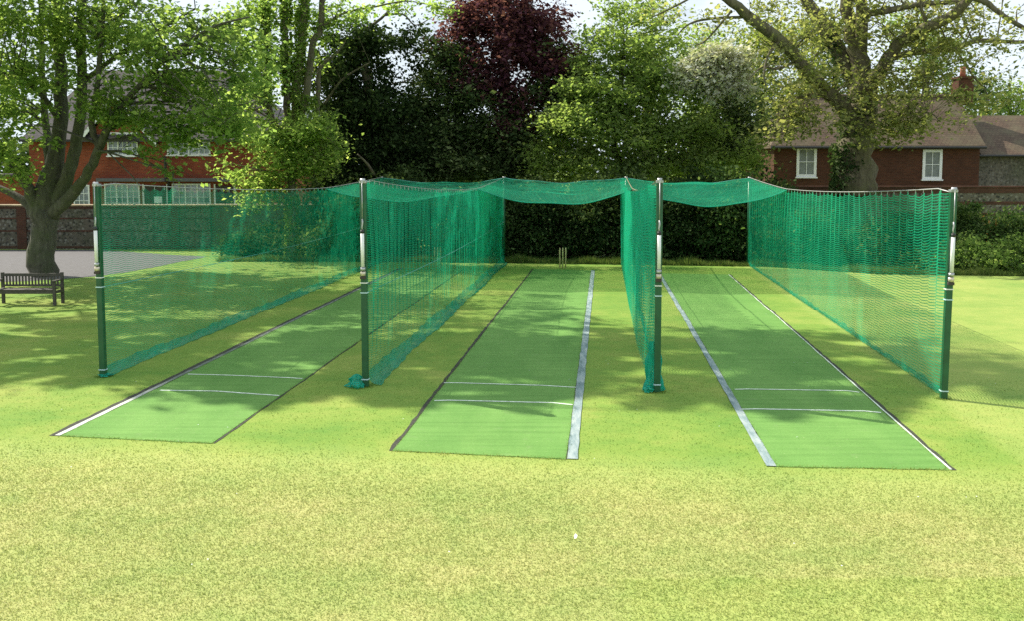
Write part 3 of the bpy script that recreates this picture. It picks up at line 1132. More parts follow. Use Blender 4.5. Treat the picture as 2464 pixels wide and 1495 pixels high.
for a, b_ in ((346, 400), (518, 562)):
    dm = MB().box(WX(a, Yh), Yh - 0.05, 0.3, WX(b_, Yh), Yh - .003, WZ(446, Yh)).build('door', M['dark_wood'], t)
    MB().box(WX(a, Yh) - .08, Yh - 0.07, 0.3, WX(a, Yh) - .001, Yh - .003, WZ(442, Yh)).build('door_frame', M['white_wood'], dm)
    MB().box(WX(b_, Yh) + .001, Yh - 0.07, 0.3, WX(b_, Yh) + .08, Yh - .003, WZ(442, Yh)).build('door_frame', M['white_wood'], dm)
MB().box(WX(370, Yh), Yh - 0.075, WZ(488, Yh), WX(389, Yh), Yh - 0.052, WZ(472, Yh)).build('notice', M['paper'], t)
MB().tube([(WX(406, Yh), Yh - 0.09, 0), (WX(406, Yh), Yh - 0.09, WZ(437, Yh))], 0.07, 8).build('drainpipe', M['black'], t)
MB().tube([(WX(406, Yh), Yh - 0.5, WZ(436, Yh)), (WX(406, Yh), Yh - 0.5, WZ(376, Yh))], 0.07, 8).build('drainpipe', M['black'], t)
MB().box(hx0 - 0.3, Yh - 0.45, ze - 0.10, ga - 0.25, Yh - 0.36, ze - 0.01).build('gutter', M['black'], t)
MB().box(gb_ + 0.25, Yh - 0.45, ze - 0.10, hx1 + 0.3, Yh - 0.36, ze - 0.01).build('gutter', M['black'], t)

Yc = 50.0
t = thing('cottage', 'brown tiled brick cottage behind the large right tree', 'house', (WX(2100, Yc), Yc, 0))
cx0, cx1 = WX(1862, Yc), WX(2356, Yc)
ze = WZ(350, Yc)
MB().box(cx0, Yc, 0, cx1, Yc + 6, ze).build('wall', M['brick_dark'], t)
zr = WZ(232, Yc + 3)
xr1 = cx1 + 0.15
rf = MB()
x0 = cx0 - 0.25
xr0 = WX(1905, Yc + 3)
Y0, Y1, Ym = Yc - 0.3, Yc + 6.3, Yc + 3
v = [(x0, Y0, ze), (xr1, Y0, ze), (xr1, Y1, ze), (x0, Y1, ze), (xr0, Ym, zr), (xr1, Ym, zr)]
v2 = [(a, b_, c - 0.12) for a, b_, c in v]
rf.add(v + v2, [(0, 1, 5, 4), (1, 7, 11, 5), (5, 11, 8, 2), (2, 3, 4, 5), (3, 0, 4), (0, 6, 7, 1), (3, 9, 6, 0), (2, 8, 9, 3), (6, 10, 11, 7), (8, 11, 10, 9), (9, 10, 6)])
rf = rf.build('roof', M['tile_brown'], t)
MB().add([(cx1 - 0.01, Yc + 0.05, ze - 0.13), (cx1 - 0.01, Yc + 5.95, ze - 0.13), (cx1 - 0.01, Ym, zr - 0.15), (cx1 - .25, Yc + 0.05, ze - 0.13), (cx1 - .25, Yc + 5.95, ze - 0.13), (cx1 - .25, Ym, zr - 0.15)],
         [(0, 1, 2), (5, 4, 3), (0, 3, 4, 1), (1, 4, 5, 2), (2, 5, 3, 0)]).build('gable_wall', M['brick_dark'], t)
MB().tube([(xr0, Ym, zr + 0.02), (xr1, Ym, zr + 0.02)], 0.11, 8).build('ridge_tiles', M['tile_brown'], t)
chx = WX(2308, Ym)
ch = MB().box(chx - 0.38, Ym - 0.45, zr - 0.4, chx + 0.38, Ym + 0.45, WZ(190, Ym)).box(chx - 0.46, Ym - 0.53, WZ(190, Ym) + .001, chx + 0.46, Ym + 0.53, WZ(185, Ym)).build('chimney', M['brick_dark'], rf)
MB().tube([(chx, Ym, WZ(185, Ym)), (chx, Ym, WZ(170, Ym)), (chx, Ym, WZ(160, Ym))], [0.16, 0.13, 0.15], 10).build('chimney_pot', M['terracotta'], rf, True)
window(t, WX(1916, Yc), WX(1964, Yc), WZ(425, Yc), WZ(352, Yc), Yc, 1, 2, 2, 'curtain', 0.13)
window(t, WX(2219, Yc), WX(2266, Yc), WZ(431, Yc), WZ(359, Yc), Yc, 1, 2, 2, 'curtain', 0.13)
window(t, WX(1914, Yc), WX(1964, Yc), WZ(540, Yc), WZ(455, Yc), Yc, 1, 2, 2, 'curtain', 0.13)
MB().tube([(x0, Yc - 0.36, ze - 0.09), (xr1, Yc - 0.36, ze - 0.09)], 0.06, 8).build('gutter', M['black'], t)
# flint side range with its own lower roof
ex0, ex1 = cx1 + 0.004, WX(2760, Yc)
ez = WZ(371, Yc + 0.5)
ezr = WZ(277, Yc + 3.5)
t = thing('outbuilding', 'lower flint building with brown tiled roof joined to the right end of the cottage', 'house', (WX(2500, Yc), Yc, 0))
MB().box(ex0, Yc + 0.5, 0, ex1, Yc + 6.5, ez).build('wall', M['flint'], t)
Y0, Y1, Ym = Yc + 0.2, Yc + 6.8, Yc + 3.5
MB().add([(ex0 + .16, Y0, ez), (ex1, Y0, ez), (ex1, Ym, ezr), (ex0 + .16, Ym, ezr), (ex1, Y1, ez), (ex0 + .16, Y1, ez),
          (ex0 + .16, Y0, ez - .12), (ex1, Y0, ez - .12), (ex1, Ym, ezr - .12), (ex0 + .16, Ym, ezr - .12), (ex1, Y1, ez - .12), (ex0 + .16, Y1, ez - .12)],
         [(0, 1, 2, 3), (3, 2, 4, 5), (6, 9, 8, 7), (9, 11, 10, 8), (0, 6, 7, 1), (0, 3, 9, 6), (3, 5, 11, 9), (5, 4, 10, 11), (1, 7, 8, 2), (2, 8, 10, 4)]).build('roof', M['tile_brown'], t)
MB().tube([(ex0, Yc + 0.12, ez - 0.07), (ex1, Yc + 0.12, ez - 0.07)], 0.06, 8).build('gutter', M['black'], t)

# ------------------------------------------------------------------ foliage
def leaf_quads(c, size, flat=0.35, asp=0.62, r=rng):
    n = len(c)
    nn = r.normal(size=(n, 3))
    nn[:, 2] += flat * np.sign(nn[:, 2] + 0.4) * 1.5
    nn /= np.linalg.norm(nn, axis=1, keepdims=True)
    t = r.normal(size=(n, 3))
    t -= nn * (t * nn).sum(1, keepdims=True)
    t /= np.linalg.norm(t, axis=1, keepdims=True)
    b_ = np.cross(nn, t)
    L = size * np.clip(np.exp(r.normal(-0.06, 0.34, (n, 1))), 0.4, 2.0)
    Wd = L * asp
    V = np.empty((n, 4, 3), np.float32)
    V[:, 0] = c + t * L * 0.55
    V[:, 1] = c + b_ * Wd * 0.5 + nn * L * 0.08
    V[:, 2] = c - t * L * 0.45
    V[:, 3] = c - b_ * Wd * 0.5 + nn * L * 0.08
    return V.reshape(-1, 3)


def clump_points(clumps, per, sub_r, r, shell=0.55, squash=0.6, gaps=0.0):
    """clumps (px, py, Y, rpx, rpy, ry, n_sub) -> leaf centres and twig-end points"""
    subs, leaves = [], []
    for (px, py, Y, rx, rz, ry, ns) in clumps:
        c = np.array(P(px, py, Y))
        R = np.array([rx * Y / F, ry, rz * Y / F])
        d = r.normal(size=(ns, 3))
        d /= np.linalg.norm(d, axis=1, keepdims=True)
        s = c + d * R * (r.random((ns, 1)) ** shell)
        subs.append(s)
    subs = np.concatenate(subs)
    subs = subs[subs[:, 2] > 0.08]
    if gaps > 0:
        q = np.zeros(len(subs))
        for wl in (2.6, 1.5, 0.9):
            for _ in range(3):
                dv = r.normal(size=3)
                dv *= math.tau / wl / np.linalg.norm(dv)
                q += np.sin(subs @ dv + r.random() * 6.28) * wl ** 0.5
        subs = subs[q > np.quantile(q, gaps)]
    k = r.poisson(per * r.uniform(0.45, 1.6, len(subs)))
    idx = np.repeat(np.arange(len(subs)), k)
    rad = (sub_r * r.uniform(0.6, 1.5, len(subs)))[idx][:, None]
    lv = subs[idx] + r.normal(size=(len(idx), 3)) * rad * np.array([1, 1, squash])
    lv = lv[lv[:, 2] > 0.03]
    return lv, subs


def shadow_px(p):
    t = p[:, 2] / SUN.z
    X, Y = p[:, 0] - SUN.x * t, p[:, 1] - SUN.y * t
    d = Y * math.cos(TH) + CH * math.sin(TH)
    return CX + F * X / d, HZ + F * CH / (math.cos(TH) * np.maximum(d, 0.5))


def tree(name, label, cat, limbs, clumps, leaf, bark, size, per, sub_r, seed, group=None, twigs=70, keep=None, flat=0.55, shell=0.55, ivy=None, trunk_name='trunk', asp=0.62, thin=1.0, extra=None, gaps=0.18):
    """limbs: list of (points [(px, py, Y)], radii in metres)"""
    r = np.random.default_rng(seed)
    lv, subs = clump_points(clumps, per, sub_r, r, shell, gaps=gaps)
    if keep is not None:
        k = keep(lv, r)
        lv = lv[k]
    if limbs:
        p0 = limbs[0][0][0]
        base = P(*p0)
        base.z = 0
    else:
        base = Vector((float(subs[:, 0].mean()), float(subs[:, 1].mean()), 0))
    t = thing(name, label, cat, base, group)
    samples = []
    m = MB()
    for k, (pts, rad) in enumerate(limbs):
        pp = [P(*q) for q in pts]
        if k == 0:
            pp[0].z = -0.1
        Q, R_ = smooth_path(pp, rad, 5)
        for i in range(1, len(Q)):
            a = R_[i] * 0.12
            Q[i] = Q[i] + Vector((r.normal() * a, r.normal() * a, 0))
        m.tube(Q, R_, 12 if rad[0] > 0.15 else 7)
        samples += [(q, rr) for q, rr in zip(Q, R_) if q.z > (1.0 if cat == 'tree' else 0.1)]
    if limbs:
        # small branches reaching the leaf sprays
        SP = np.array([q for q, _ in samples])
        ch_ = r.permutation(len(subs))[:twigs]
        tips = []
        for i in ch_:
            e = subs[i]
            if keep is not None and not keep(e[None, :], r)[0]:
                continue
            dd = np.linalg.norm(SP - e, axis=1) + 0.8 * np.maximum(0, SP[:, 2] - e[2] + 0.5)
            j = int(dd.argmin())
            if dd[j] > 6.5:
                continue
            a, b_ = Vector(SP[j]), Vector(e)
            if (b_ - a).length < 0.25:
                continue
            L = (b_ - a).length
            mid = a.lerp(b_, 0.5) + Vector((r.normal() * L * 0.09, r.normal() * L * 0.09, L * 0.10))
            r0 = min(samples[j][1] * 0.55, 0.018 + 0.014 * L) * thin
            Q, R_ = smooth_path([a, mid, b_], [r0, r0 * 0.6, 0.006], 3)
            m.tube(Q, R_, 5, False)
            for _ in range(2):
                q = Q[int(r.integers(2, len(Q)))]
                e2 = b_ + Vector(r.normal(size=3) * 0.22 * L)
                m.tube([q, q.lerp(e2, 0.5) + Vector((0, 0, 0.05 * L)), e2], [r0 * 0.4, r0 * 0.28, 0.004], 4, False)
        m.build(trunk_name, bark, t, True)
    quads_fast('crown', leaf_quads(lv, size, flat, asp, r), leaf, t)
    if extra:
        nm, mt2, cl2, per2, sr2, sz2 = extra
        l2, _ = clump_points(cl2, per2, sr2, r, shell, gaps=gaps * 0.6)
        quads_fast(nm, leaf_quads(l2, sz2, flat, asp, r), mt2, t)
    if ivy:
        im, spec = ivy
        pts = []
        for (pa, pb, rad, n) in spec:
            a, b_ = np.array(P(*pa)), np.array(P(*pb))
            s = r.random((n, 1))
            th = r.random(n) * math.tau
            rr = rad * (0.9 + 0.35 * r.random(n) ** 2)
            q = a + (b_ - a) * s + np.stack([np.cos(th) * rr, np.sin(th) * rr, np.zeros(n)], 1)
            pts.append(q)
        quads_fast('ivy', leaf_quads(np.concatenate(pts), 0.11, 0.1, 0.85, r), im, t)
    return t


LM = dict(
    maple=leaf_mat('maple_leaves', [(0.065, 0.125, 0.026), (0.098, 0.168, 0.034), (0.150, 0.220, 0.046), (0.240, 0.295, 0.080)], 0.6, 2.5, clump=0.55),
    lime=leaf_mat('lime_leaves', [(0.065, 0.125, 0.022), (0.105, 0.175, 0.030), (0.180, 0.250, 0.050), (0.290, 0.330, 0.095)], 0.6, 2.6, clump=0.55),
    yew=leaf_mat('yew_leaves', [(0.008, 0.018, 0.006), (0.017, 0.036, 0.009), (0.034, 0.065, 0.015), (0.08, 0.125, 0.035)], 0.25, 1.3, 0.35, spec=0.22),
    beech=leaf_mat('beech_leaves', [(0.050, 0.016, 0.030), (0.090, 0.026, 0.046), (0.135, 0.042, 0.066), (0.20, 0.085, 0.100)], 0.42, 1.8, 0.4),
    darkgreen=leaf_mat('holly_leaves', [(0.020, 0.040, 0.012), (0.042, 0.080, 0.019), (0.080, 0.130, 0.032), (0.18, 0.23, 0.07)], 0.3, 1.4, 0.35, spec=0.3),
    hedge=leaf_mat('hedge_leaves', [(0.014, 0.028, 0.008), (0.028, 0.056, 0.013), (0.055, 0.095, 0.022), (0.11, 0.155, 0.042)], 0.3, 1.4, 0.45, spec=0.2),
    bright=leaf_mat('bright_leaves', [(0.085, 0.140, 0.030), (0.125, 0.195, 0.038), (0.185, 0.255, 0.054), (0.26, 0.31, 0.085)], 0.55, 2.0, clump=0.55),
    olive=leaf_mat('plane_leaves', [(0.085, 0.110, 0.028), (0.150, 0.175, 0.045), (0.230, 0.245, 0.070), (0.38, 0.35, 0.14)], 0.5, 1.7),
    yellowgreen=leaf_mat('spring_leaves', [(0.090, 0.150, 0.018), (0.160, 0.225, 0.028), (0.240, 0.300, 0.042), (0.34, 0.36, 0.07)], 0.5, 1.5),
    blossom=leaf_mat('blossom', [(0.30, 0.33, 0.18), (0.48, 0.48, 0.34), (0.64, 0.63, 0.54), (0.76, 0.75, 0.70)], 0.3, 1.1),
    hawthorn=leaf_mat('hawthorn_leaves', [(0.035, 0.075, 0.022), (0.075, 0.130, 0.040), (0.130, 0.190, 0.065), (0.30, 0.34, 0.18)], 0.42, 1.4),
    shrub=leaf_mat('shrub_leaves', [(0.020, 0.050, 0.010), (0.045, 0.100, 0.018), (0.085, 0.160, 0.030), (0.17, 0.24, 0.06)], 0.4, 1.4),
    ivy=leaf_mat('ivy_leaves', [(0.018, 0.045, 0.012), (0.040, 0.085, 0.022), (0.080, 0.140, 0.040), (0.22, 0.28, 0.12)], 0.3, 1.3, 0.3, spec=0.2),
    orange=leaf_mat('orange_leaves', [(0.10, 0.05, 0.01), (0.22, 0.10, 0.02), (0.34, 0.17, 0.04), (0.42, 0.28, 0.08)], 0.4, 1.3),
)
BK = dict(
    grey=bark_mat('grey_bark', (0.050, 0.049, 0.037), (0.125, 0.120, 0.092), (0.070, 0.085, 0.038)),
    dark=bark_mat('dark_bark', (0.025, 0.020, 0.015), (0.07, 0.055, 0.04), (0.04, 0.05, 0.025)),
    plane=bark_mat('plane_bark', (0.055, 0.045, 0.030), (0.165, 0.145, 0.095), (0.11, 0.115, 0.05)),
    pale=bark_mat('pale_bark', (0.14, 0.12, 0.09), (0.36, 0.33, 0.26), (0.18, 0.19, 0.10)),
)


# where the low sun reaches the ground between the crowns (shadow positions on the lawn)
def edge_y(sx):
    return np.interp(sx, [-400, 0, 250, 560, 700, 960, 1100, 1400, 1700, 2000, 2150, 2260, 2464, 3000], [930, 935, 958, 985, 962, 978, 985, 965, 985, 1000, 1000, 940, 955, 950])


_g1 = np.random.default_rng(77).random((64, 64))


def vnoise(x, y):
    xi, yi = np.floor(x).astype(int), np.floor(y).astype(int)
    fx, fy = x - xi, y - yi
    fx, fy = fx * fx * (3 - 2 * fx), fy * fy * (3 - 2 * fy)
    g = lambda i, j: _g1[i % 64, j % 64]
    return (g(xi, yi) * (1 - fx) + g(xi + 1, yi) * fx) * (1 - fy) + (g(xi, yi + 1) * (1 - fx) + g(xi + 1, yi + 1) * fx) * fy


def shade_keep(lv, r):
    sx, sy = shadow_px(lv)
    tt = lv[:, 2] / SUN.z
    gX, gY = lv[:, 0] - SUN.x * tt, lv[:, 1] - SUN.y * tt
    nz_ = 0.6 * vnoise(gX * 0.8, gY * 1.1) + 0.4 * vnoise(gX * 2.0 + 9, gY * 2.4 + 5)
    thr = np.where(sx < 860, 0.63, 0.67)
    wob = 14 * np.sin(sx * 0.021) + 9 * np.sin(sx * 0.05 + 1)
    p = np.where(nz_ > thr, 0.08, 1.0)
    # sunlit breaks
    def gap(cx, cy, rx, ry, k):
        e = ((sx - cx) / rx) ** 2 + ((sy - cy - 0.3 * wob) / ry) ** 2
        p[:] = np.where(e < 1, p * k, np.where(e < 1.5, p * (k + (1 - k) * (e - 1) * 2), p))
    gap(1770, 745, 340, 44, 0.02)
    gap(2180, 742, 300, 62, 0.06)
    gap(2560, 760, 330, 95, 0.08)
    gap(2420, 850, 190, 34, 0.3)
    gap(1500, 722, 120, 34, 0.15)
    gap(1500, 790, 60, 20, 0.5)
    gap(2080, 860, 120, 20, 0.4)
    for a in ((500, 860, 90, 9), (60, 900, 100, 9), (760, 790, 110, 10), (1180, 760, 80, 12),
              (1000, 700, 120, 12), (330, 930, 110, 14), (1500, 900, 80, 10), (1250, 900, 80, 9), (1150, 950, 70, 10), (650, 880, 90, 10), (250, 700, 120, 10)):
        gap(a[0], a[1], a[2], a[3], 0.25)
    p = np.where(sy > edge_y(sx) + wob, 0.0, p)
    p = np.where((sx > 2250) & (sy < 800) & (sy > 640), 0.03, p)
    return r.random(len(lv)) < p


# 1 -- big multi-stemmed tree at the left
Y = 33.0
limbs = [
    ([(105, 668, Y), (106, 560, Y), (112, 480, Y), (142, 345, Y), (148, 200, Y), (140, 90, Y), (132, -40, Y), (120, -260, Y)], [0.46, 0.39, 0.41, 0.23, 0.20, 0.17, 0.15, 0.05]),
    ([(118, 520, Y), (160, 430, Y - .2), (186, 334, Y - .4), (197, 230, Y - .5), (194, 100, Y - .5), (200, -20, Y - .8), (240, -220, Y - 1.5)], [0.30, 0.21, 0.18, 0.16, 0.14, 0.12, 0.05]),
    ([(125, 520, Y), (205, 425, Y - 1), (240, 352, Y - 1.8), (268, 290, Y - 2.3), (310, 235, Y - 2.8), (390, 150, Y - 3.5), (500, 70, Y - 4.2), (600, 40, Y - 4.5)], [0.24, 0.15, 0.13, 0.11, 0.09, 0.07, 0.04, 0.02]),
    ([(95, 530, Y), (72, 455, Y - .4), (40, 412, Y - .8), (-5, 366, Y - 1.2), (-90, 310, Y - 2), (-200, 220, Y - 2)], [0.24, 0.17, 0.14, 0.12, 0.09, 0.04]),
    ([(98, 540, Y), (60, 486, Y + .3), (0, 452, Y + .6), (-80, 420, Y + 1)], [0.18, 0.13, 0.10, 0.06]),
    ([(120, 400, Y), (112, 320, Y + .5), (103, 200, Y + .8), (100, 90, Y + 1), (98, -40, Y + 1.2)], [0.16, 0.12, 0.10, 0.09, 0.06]),
    ([(147, 300, Y), (110, 240, Y - 1), (60, 195, Y - 2), (0, 172, Y - 3)], [0.10, 0.08, 0.06, 0.03]),
    ([(197, 200, Y), (260, 150, Y - 1), (350, 90, Y - 1.5), (470, 20, Y - 2)], [0.10, 0.07, 0.05, 0.03]),
    ([(240, 352, Y - 1.8), (222, 300, Y - 2), (232, 220, Y - 2.4), (245, 90, Y - 2.6), (250, -30, Y - 3)], [0.12, 0.10, 0.08, 0.07, 0.04]),
]
clumps = [
    (20, 60, Y - 2, 130, 80, 2.6, 70), (20, 200, Y - 2.5, 110, 80, 2.4, 65), (15, 330, Y - 2.5, 80, 70, 2.2, 42), (60, 270, Y + 2, 80, 90, 2, 26),
    (150, 40, Y - 2, 130, 70, 2.4, 60), (90, 180, Y + 2.5, 100, 70, 2, 24), (250, 90, Y - 1, 110, 100, 2.5, 42), (130, 160, Y - 2.5, 70, 60, 1.4, 14),
    (350, 70, Y - 2, 130, 90, 2.6, 66), (290, 240, Y - 2, 80, 50, 2.0, 24), (400, 210, Y - 3, 110, 80, 2.3, 54), (480, 90, Y - 3, 120, 100, 2.4, 62),
    (375, 300, Y - 2.6, 80, 32, 1.7, 22), (305, 280, Y - 2.6, 55, 26, 1.0, 13), (250, 275, Y - 2.8, 30, 22, .8, 5), (490, 275, Y - 3, 110, 65, 2.2, 48), (590, 150, Y - 3, 90, 110, 2.2, 40), (430, 335, Y - 3, 80, 20, 1.2, 11),
    (560, 330, Y - 2.4, 80, 40, 1.4, 26), (-120, 200, Y - 1, 100, 200, 3, 50), (420, 400, Y - 2.8, 26, 22, 0.6, 3), (350, 370, Y - 2.8, 22, 16, 0.5, 3), (30, 420, Y - 2, 40, 40, 1, 7),
    # out of the top of the frame
    (150, -220, Y - 1, 420, 130, 4.5, 110), (190, -480, Y, 330, 160, 4.0, 80),
]
tree('maple_tree', 'big left tree with several stems rising from one grey trunk', 'tree', limbs, clumps, LM['maple'], BK['grey'], 0.155, 43, 0.25, 31, 'broadleaved trees', 190,
     keep=lambda lv, r: (lv[:, 2] < 8.0) | shade_keep(lv, r))

# a neighbour just outside the left edge whose crown throws the shade across the lanes
Y0_ = 25.5
def raw_clump(x, y, z, rx, ry, rz, n):
    px, py = to_px(x, y, z)
    return (px, py, y, rx * F / y, rz * F / y, ry, n)
limbs = [([to_px(-18.5, Y0_, 0) + (Y0_,), to_px(-18.4, Y0_, 3) + (Y0_,), to_px(-18.0, Y0_, 7) + (Y0_,), to_px(-17, Y0_, 12) + (Y0_,), to_px(-16, Y0_, 18) + (Y0_,)], [0.55, 0.42, 0.36, 0.26, 0.08]),
         ([to_px(-18.0, Y0_, 7) + (Y0_,), to_px(-15.5, Y0_, 10) + (Y0_,), to_px(-11.0, Y0_ + 1, 13) + (Y0_ + 1,), to_px(-7, Y0_ + 2, 15) + (Y0_ + 2,)], [0.26, 0.2, 0.13, 0.05]),
         ([to_px(-18.0, Y0_, 6.5) + (Y0_,), to_px(-21, Y0_ + 4, 10) + (Y0_ + 4,), to_px(-21, Y0_ + 10, 15) + (Y0_ + 10,)], [0.26, 0.18, 0.06]),
         ([to_px(-17, Y0_, 12) + (Y0_,), to_px(-13, Y0_ + 2, 16) + (Y0_ + 2,), to_px(-9, Y0_ + 3, 19) + (Y0_ + 3,)], [0.2, 0.13, 0.05])]
clumps = [raw_clump(-13, 26, 14, 8.5, 6, 4.0, 300), raw_clump(-15, 27, 19, 7.5, 6, 3.5, 200), raw_clump(-19, 25, 13, 5, 5, 4.5, 130), raw_clump(-8, 28, 17.5, 5, 5, 3, 110),
          raw_clump(-20, 23.5, 9.5, 5, 4, 2.5, 80), raw_clump(-20.5, 30, 14.5, 5.5, 4, 4.0, 90), raw_clump(-21.3, 39.3, 14.2, 4.5, 3, 2.6, 170), raw_clump(-26, 27, 13, 5, 4, 4, 110)]
tree('beech_tree', 'tall tree at the left edge whose high crown shades the lanes', 'tree', limbs, clumps, LM['darkgreen'], BK['grey'], 0.25, 135, 0.42, 32, 'broadleaved trees', 60,
     keep=lambda lv, r: shade_keep(lv, r) & (lv[:, 2] > CH + 0.21 * lv[:, 1] - 0.6))

# 2 -- ivy-clad tree left of centre
Y = 40.0
limbs = [
    ([(697, 628, Y - 1.4), (702, 540, Y - 1.2), (703, 440, Y - .8), (706, 330, Y), (712, 235, Y), (733, 0, Y), (740, -80, Y)], [0.22, 0.17, 0.15, 0.15, 0.16, 0.14, 0.1]),
    ([(704, 400, Y), (694, 300, Y), (692, 225, Y), (686, 100, Y), (686, -60, Y)], [0.14, 0.14, 0.14, 0.12, 0.10]),
    ([(706, 330, Y), (733, 240, Y), (752, 110, Y), (771, 66, Y), (776, -60, Y)], [0.16, 0.16, 0.13, 0.12, 0.10]),
    ([(700, 350, Y), (660, 300, Y), (643, 217, Y), (637, 0, Y), (636, -60, Y)], [0.12, 0.12, 0.11, 0.10, 0.08]),
    ([(752, 330, Y + .3), (765, 250, Y + .3), (770, 165, Y + .2), (808, 130, Y), (830, 100, Y)], [0.11, 0.10, 0.09, 0.05, 0.02]),
    ([(771, 66, Y), (830, 30, Y + .3), (900, 16, Y + .6), (980, 2, Y + 1), (1060, 18, Y + 1)], [0.06, 0.045, 0.035, 0.025, 0.012]),
]
clumps = [(640, 60, Y, 70, 90, 1.6, 30), (720, 40, Y + .5, 90, 70, 1.6, 34), (690, 170, Y, 60, 90, 1.2, 26), (625, 200, Y, 60, 90, 1.6, 30), (655, 320, Y - 1, 100, 55, 1.8, 50),
          (735, 320, Y - 1.2, 80, 55, 1.6, 46), (600, 400, Y - 1, 70, 60, 1.6, 36), (700, 390, Y - 1.4, 90, 50, 1.5, 44), (640, 455, Y - 1, 70, 40, 1.3, 24), (750, 420, Y - 1, 50, 50, 1.2, 16), (780, 300, Y - 1, 40, 40, 1, 14),
          (600, 485, Y - .6, 30, 24, .8, 5), (690, -60, Y, 130, 60, 2.5, 40), (800, 30, Y + .5, 60, 50, 1.5, 16), (560, 60, Y, 70, 90, 2, 36), (580, 230, Y - 1, 60, 70, 1.6, 34), (740, 130, Y + .5, 60, 80, 1.5, 22), (800, 370, Y - 1, 26, 40, 1, 12), (880, 20, Y + .5, 50, 30, 1.2, 9), (960, 8, Y + 1, 50, 26, 1.2, 8), (1050, 20, Y + 1, 40, 36, 1.2, 7)]
tree('lime_tree', 'pale leaved tree with ivy covered stems and low yellow green boughs', 'tree', limbs, clumps, LM['lime'], BK['plane'], 0.155, 46, 0.26, 33, 'broadleaved trees', 80,
     ivy=(LM['lime'], [((692, 230, Y), (686, -40, Y), 0.19, 1500), ((712, 240, Y), (733, -20, Y), 0.20, 1500), ((640, 250, Y), (637, -40, Y), 0.19, 1500), ((700, 628, Y - 1.4), (703, 470, Y - 1), 0.22, 1300), ((735, 330, Y), (735, 230, Y), 0.4, 1200), ((710, 420, Y), (712, 240, Y), 0.3, 1200)]))

# 3 -- dark yew mass
Y = 44.0
limbs = [([(905, 622, Y), (900, 450, Y), (890, 300, Y), (880, 150, Y), (884, 60, Y)], [0.35, 0.3, 0.24, 0.14, 0.05]),
         ([(884, 70, Y), (925, 36, Y), (955, 8, Y), (1000, -10, Y)], [0.07, 0.06, 0.045, 0.03]),
         ([(925, 36, Y), (970, 34, Y), (1000, 60, Y), (1040, 40, Y)], [0.05, 0.04, 0.03, 0.015]),
         ([(780, 250, Y - 1.8), (815, 200, Y - 2), (850, 172, Y - 2), (890, 150, Y - 2)], [0.06, 0.05, 0.04, 0.02]),
         ([(860, 370, Y - 3.2), (885, 395, Y - 3.3), (900, 420, Y - 3)], [0.03, 0.05, 0.07])]
clumps = [(860, 110, Y, 80, 55, 2.0, 56), (820, 190, Y, 70, 60, 2.2, 60), (930, 150, Y + 1, 70, 60, 2, 22), (985, 100, Y + 1, 50, 36, 1.6, 10), (880, 260, Y, 120, 60, 2.4, 110), (850, 350, Y, 110, 70, 2.4, 120), (970, 290, Y + .5, 90, 60, 2.2, 50), (980, 370, Y, 90, 60, 2.2, 90),
          (820, 450, Y, 90, 70, 2.2, 110), (930, 460, Y, 100, 70, 2.2, 120), (1015, 190, Y + 1, 50, 40, 1.6, 8), (800, 540, Y, 80, 60, 2, 70), (920, 550, Y, 100, 60, 2, 100)]
tree('yew_tree', 'near black evergreen tree left of the purple crown', 'tree', limbs, clumps, LM['yew'], BK['plane'], 0.15, 90, 0.32, 34, 'evergreen trees', 50, flat=0.1, gaps=0.04)

# 4 -- copper beech with dark green understorey
Y = 46.0
limbs = [([(1212, 622, Y), (1214, 430, Y), (1218, 300, Y), (1212, 180, Y), (1205, 60, Y), (1200, -90, Y)], [0.42, 0.36, 0.3, 0.24, 0.18, 0.08]),
         ([(1217, 330, Y), (1260, 230, Y), (1300, 160, Y), (1350, 120, Y)], [0.16, 0.11, 0.07, 0.03]),
         ([(1215, 300, Y), (1160, 220, Y), (1110, 150, Y), (1080, 110, Y)], [0.16, 0.11, 0.07, 0.03])]
clumps = [(1200, 30, Y, 90, 60, 2.4, 90), (1250, 60, Y, 75, 60, 2.2, 70), (1150, 60, Y, 65, 55, 2.0, 50), (1210, 120, Y - .5, 110, 55, 2.2, 84), (1290, 160, Y - .5, 70, 45, 1.8, 44), (1200, -70, Y, 110, 60, 2.6, 60), (1335, 180, Y - 1.2, 65, 30, 1.4, 26), (1110, 120, Y - .6, 60, 50, 1.6, 30), (1190, 210, Y - .8, 80, 50, 1.8, 46), (1310, 110, Y - .6, 60, 60, 1.6, 44), (1270, 240, Y - 1.2, 80, 40, 1.6, 34), (1380, 205, Y - 1.2, 50, 24, 1, 16), (1150, 190, Y - 1.2, 60, 40, 1.4, 24), (1345, 130, Y - .8, 50, 45, 1.2, 18), (1330, 50, Y, 40, 50, 1.2, 16), (1110, 40, Y, 40, 50, 1.2, 16), (1220, 310, Y - 1.4, 70, 40, 1.4, 14)]
green = [(1080, 150, Y - 1, 70, 60, 1.8, 40), (1120, 230, Y - 1, 90, 60, 2, 70), (1040, 250, Y - 1, 70, 60, 1.8, 44), (1330, 215, Y - 1, 70, 40, 1.8, 40), (1240, 270, Y - .5, 60, 60, 2, 44), (1350, 130, Y - 1, 45, 28, 1.2, 10), (1040, 110, Y - 1, 40, 40, 1.4, 10), (1070, 190, Y - 1, 55, 50, 1.5, 24), (1370, 240, Y - 1, 50, 50, 1.4, 26), (1340, 300, Y - 1, 60, 40, 1.5, 30), (1390, 170, Y - .6, 30, 30, 1, 10),
         (1140, 320, Y - 1, 120, 60, 2.2, 110), (1250, 360, Y - 1, 80, 60, 2.0, 66), (1040, 340, Y - 1.4, 80, 50, 2, 60), (1120, 400, Y - 1.6, 130, 45, 2, 110), (1260, 420, Y - 1.4, 90, 40, 2, 60), (1010, 410, Y - 2, 80, 40, 1.6, 50)]
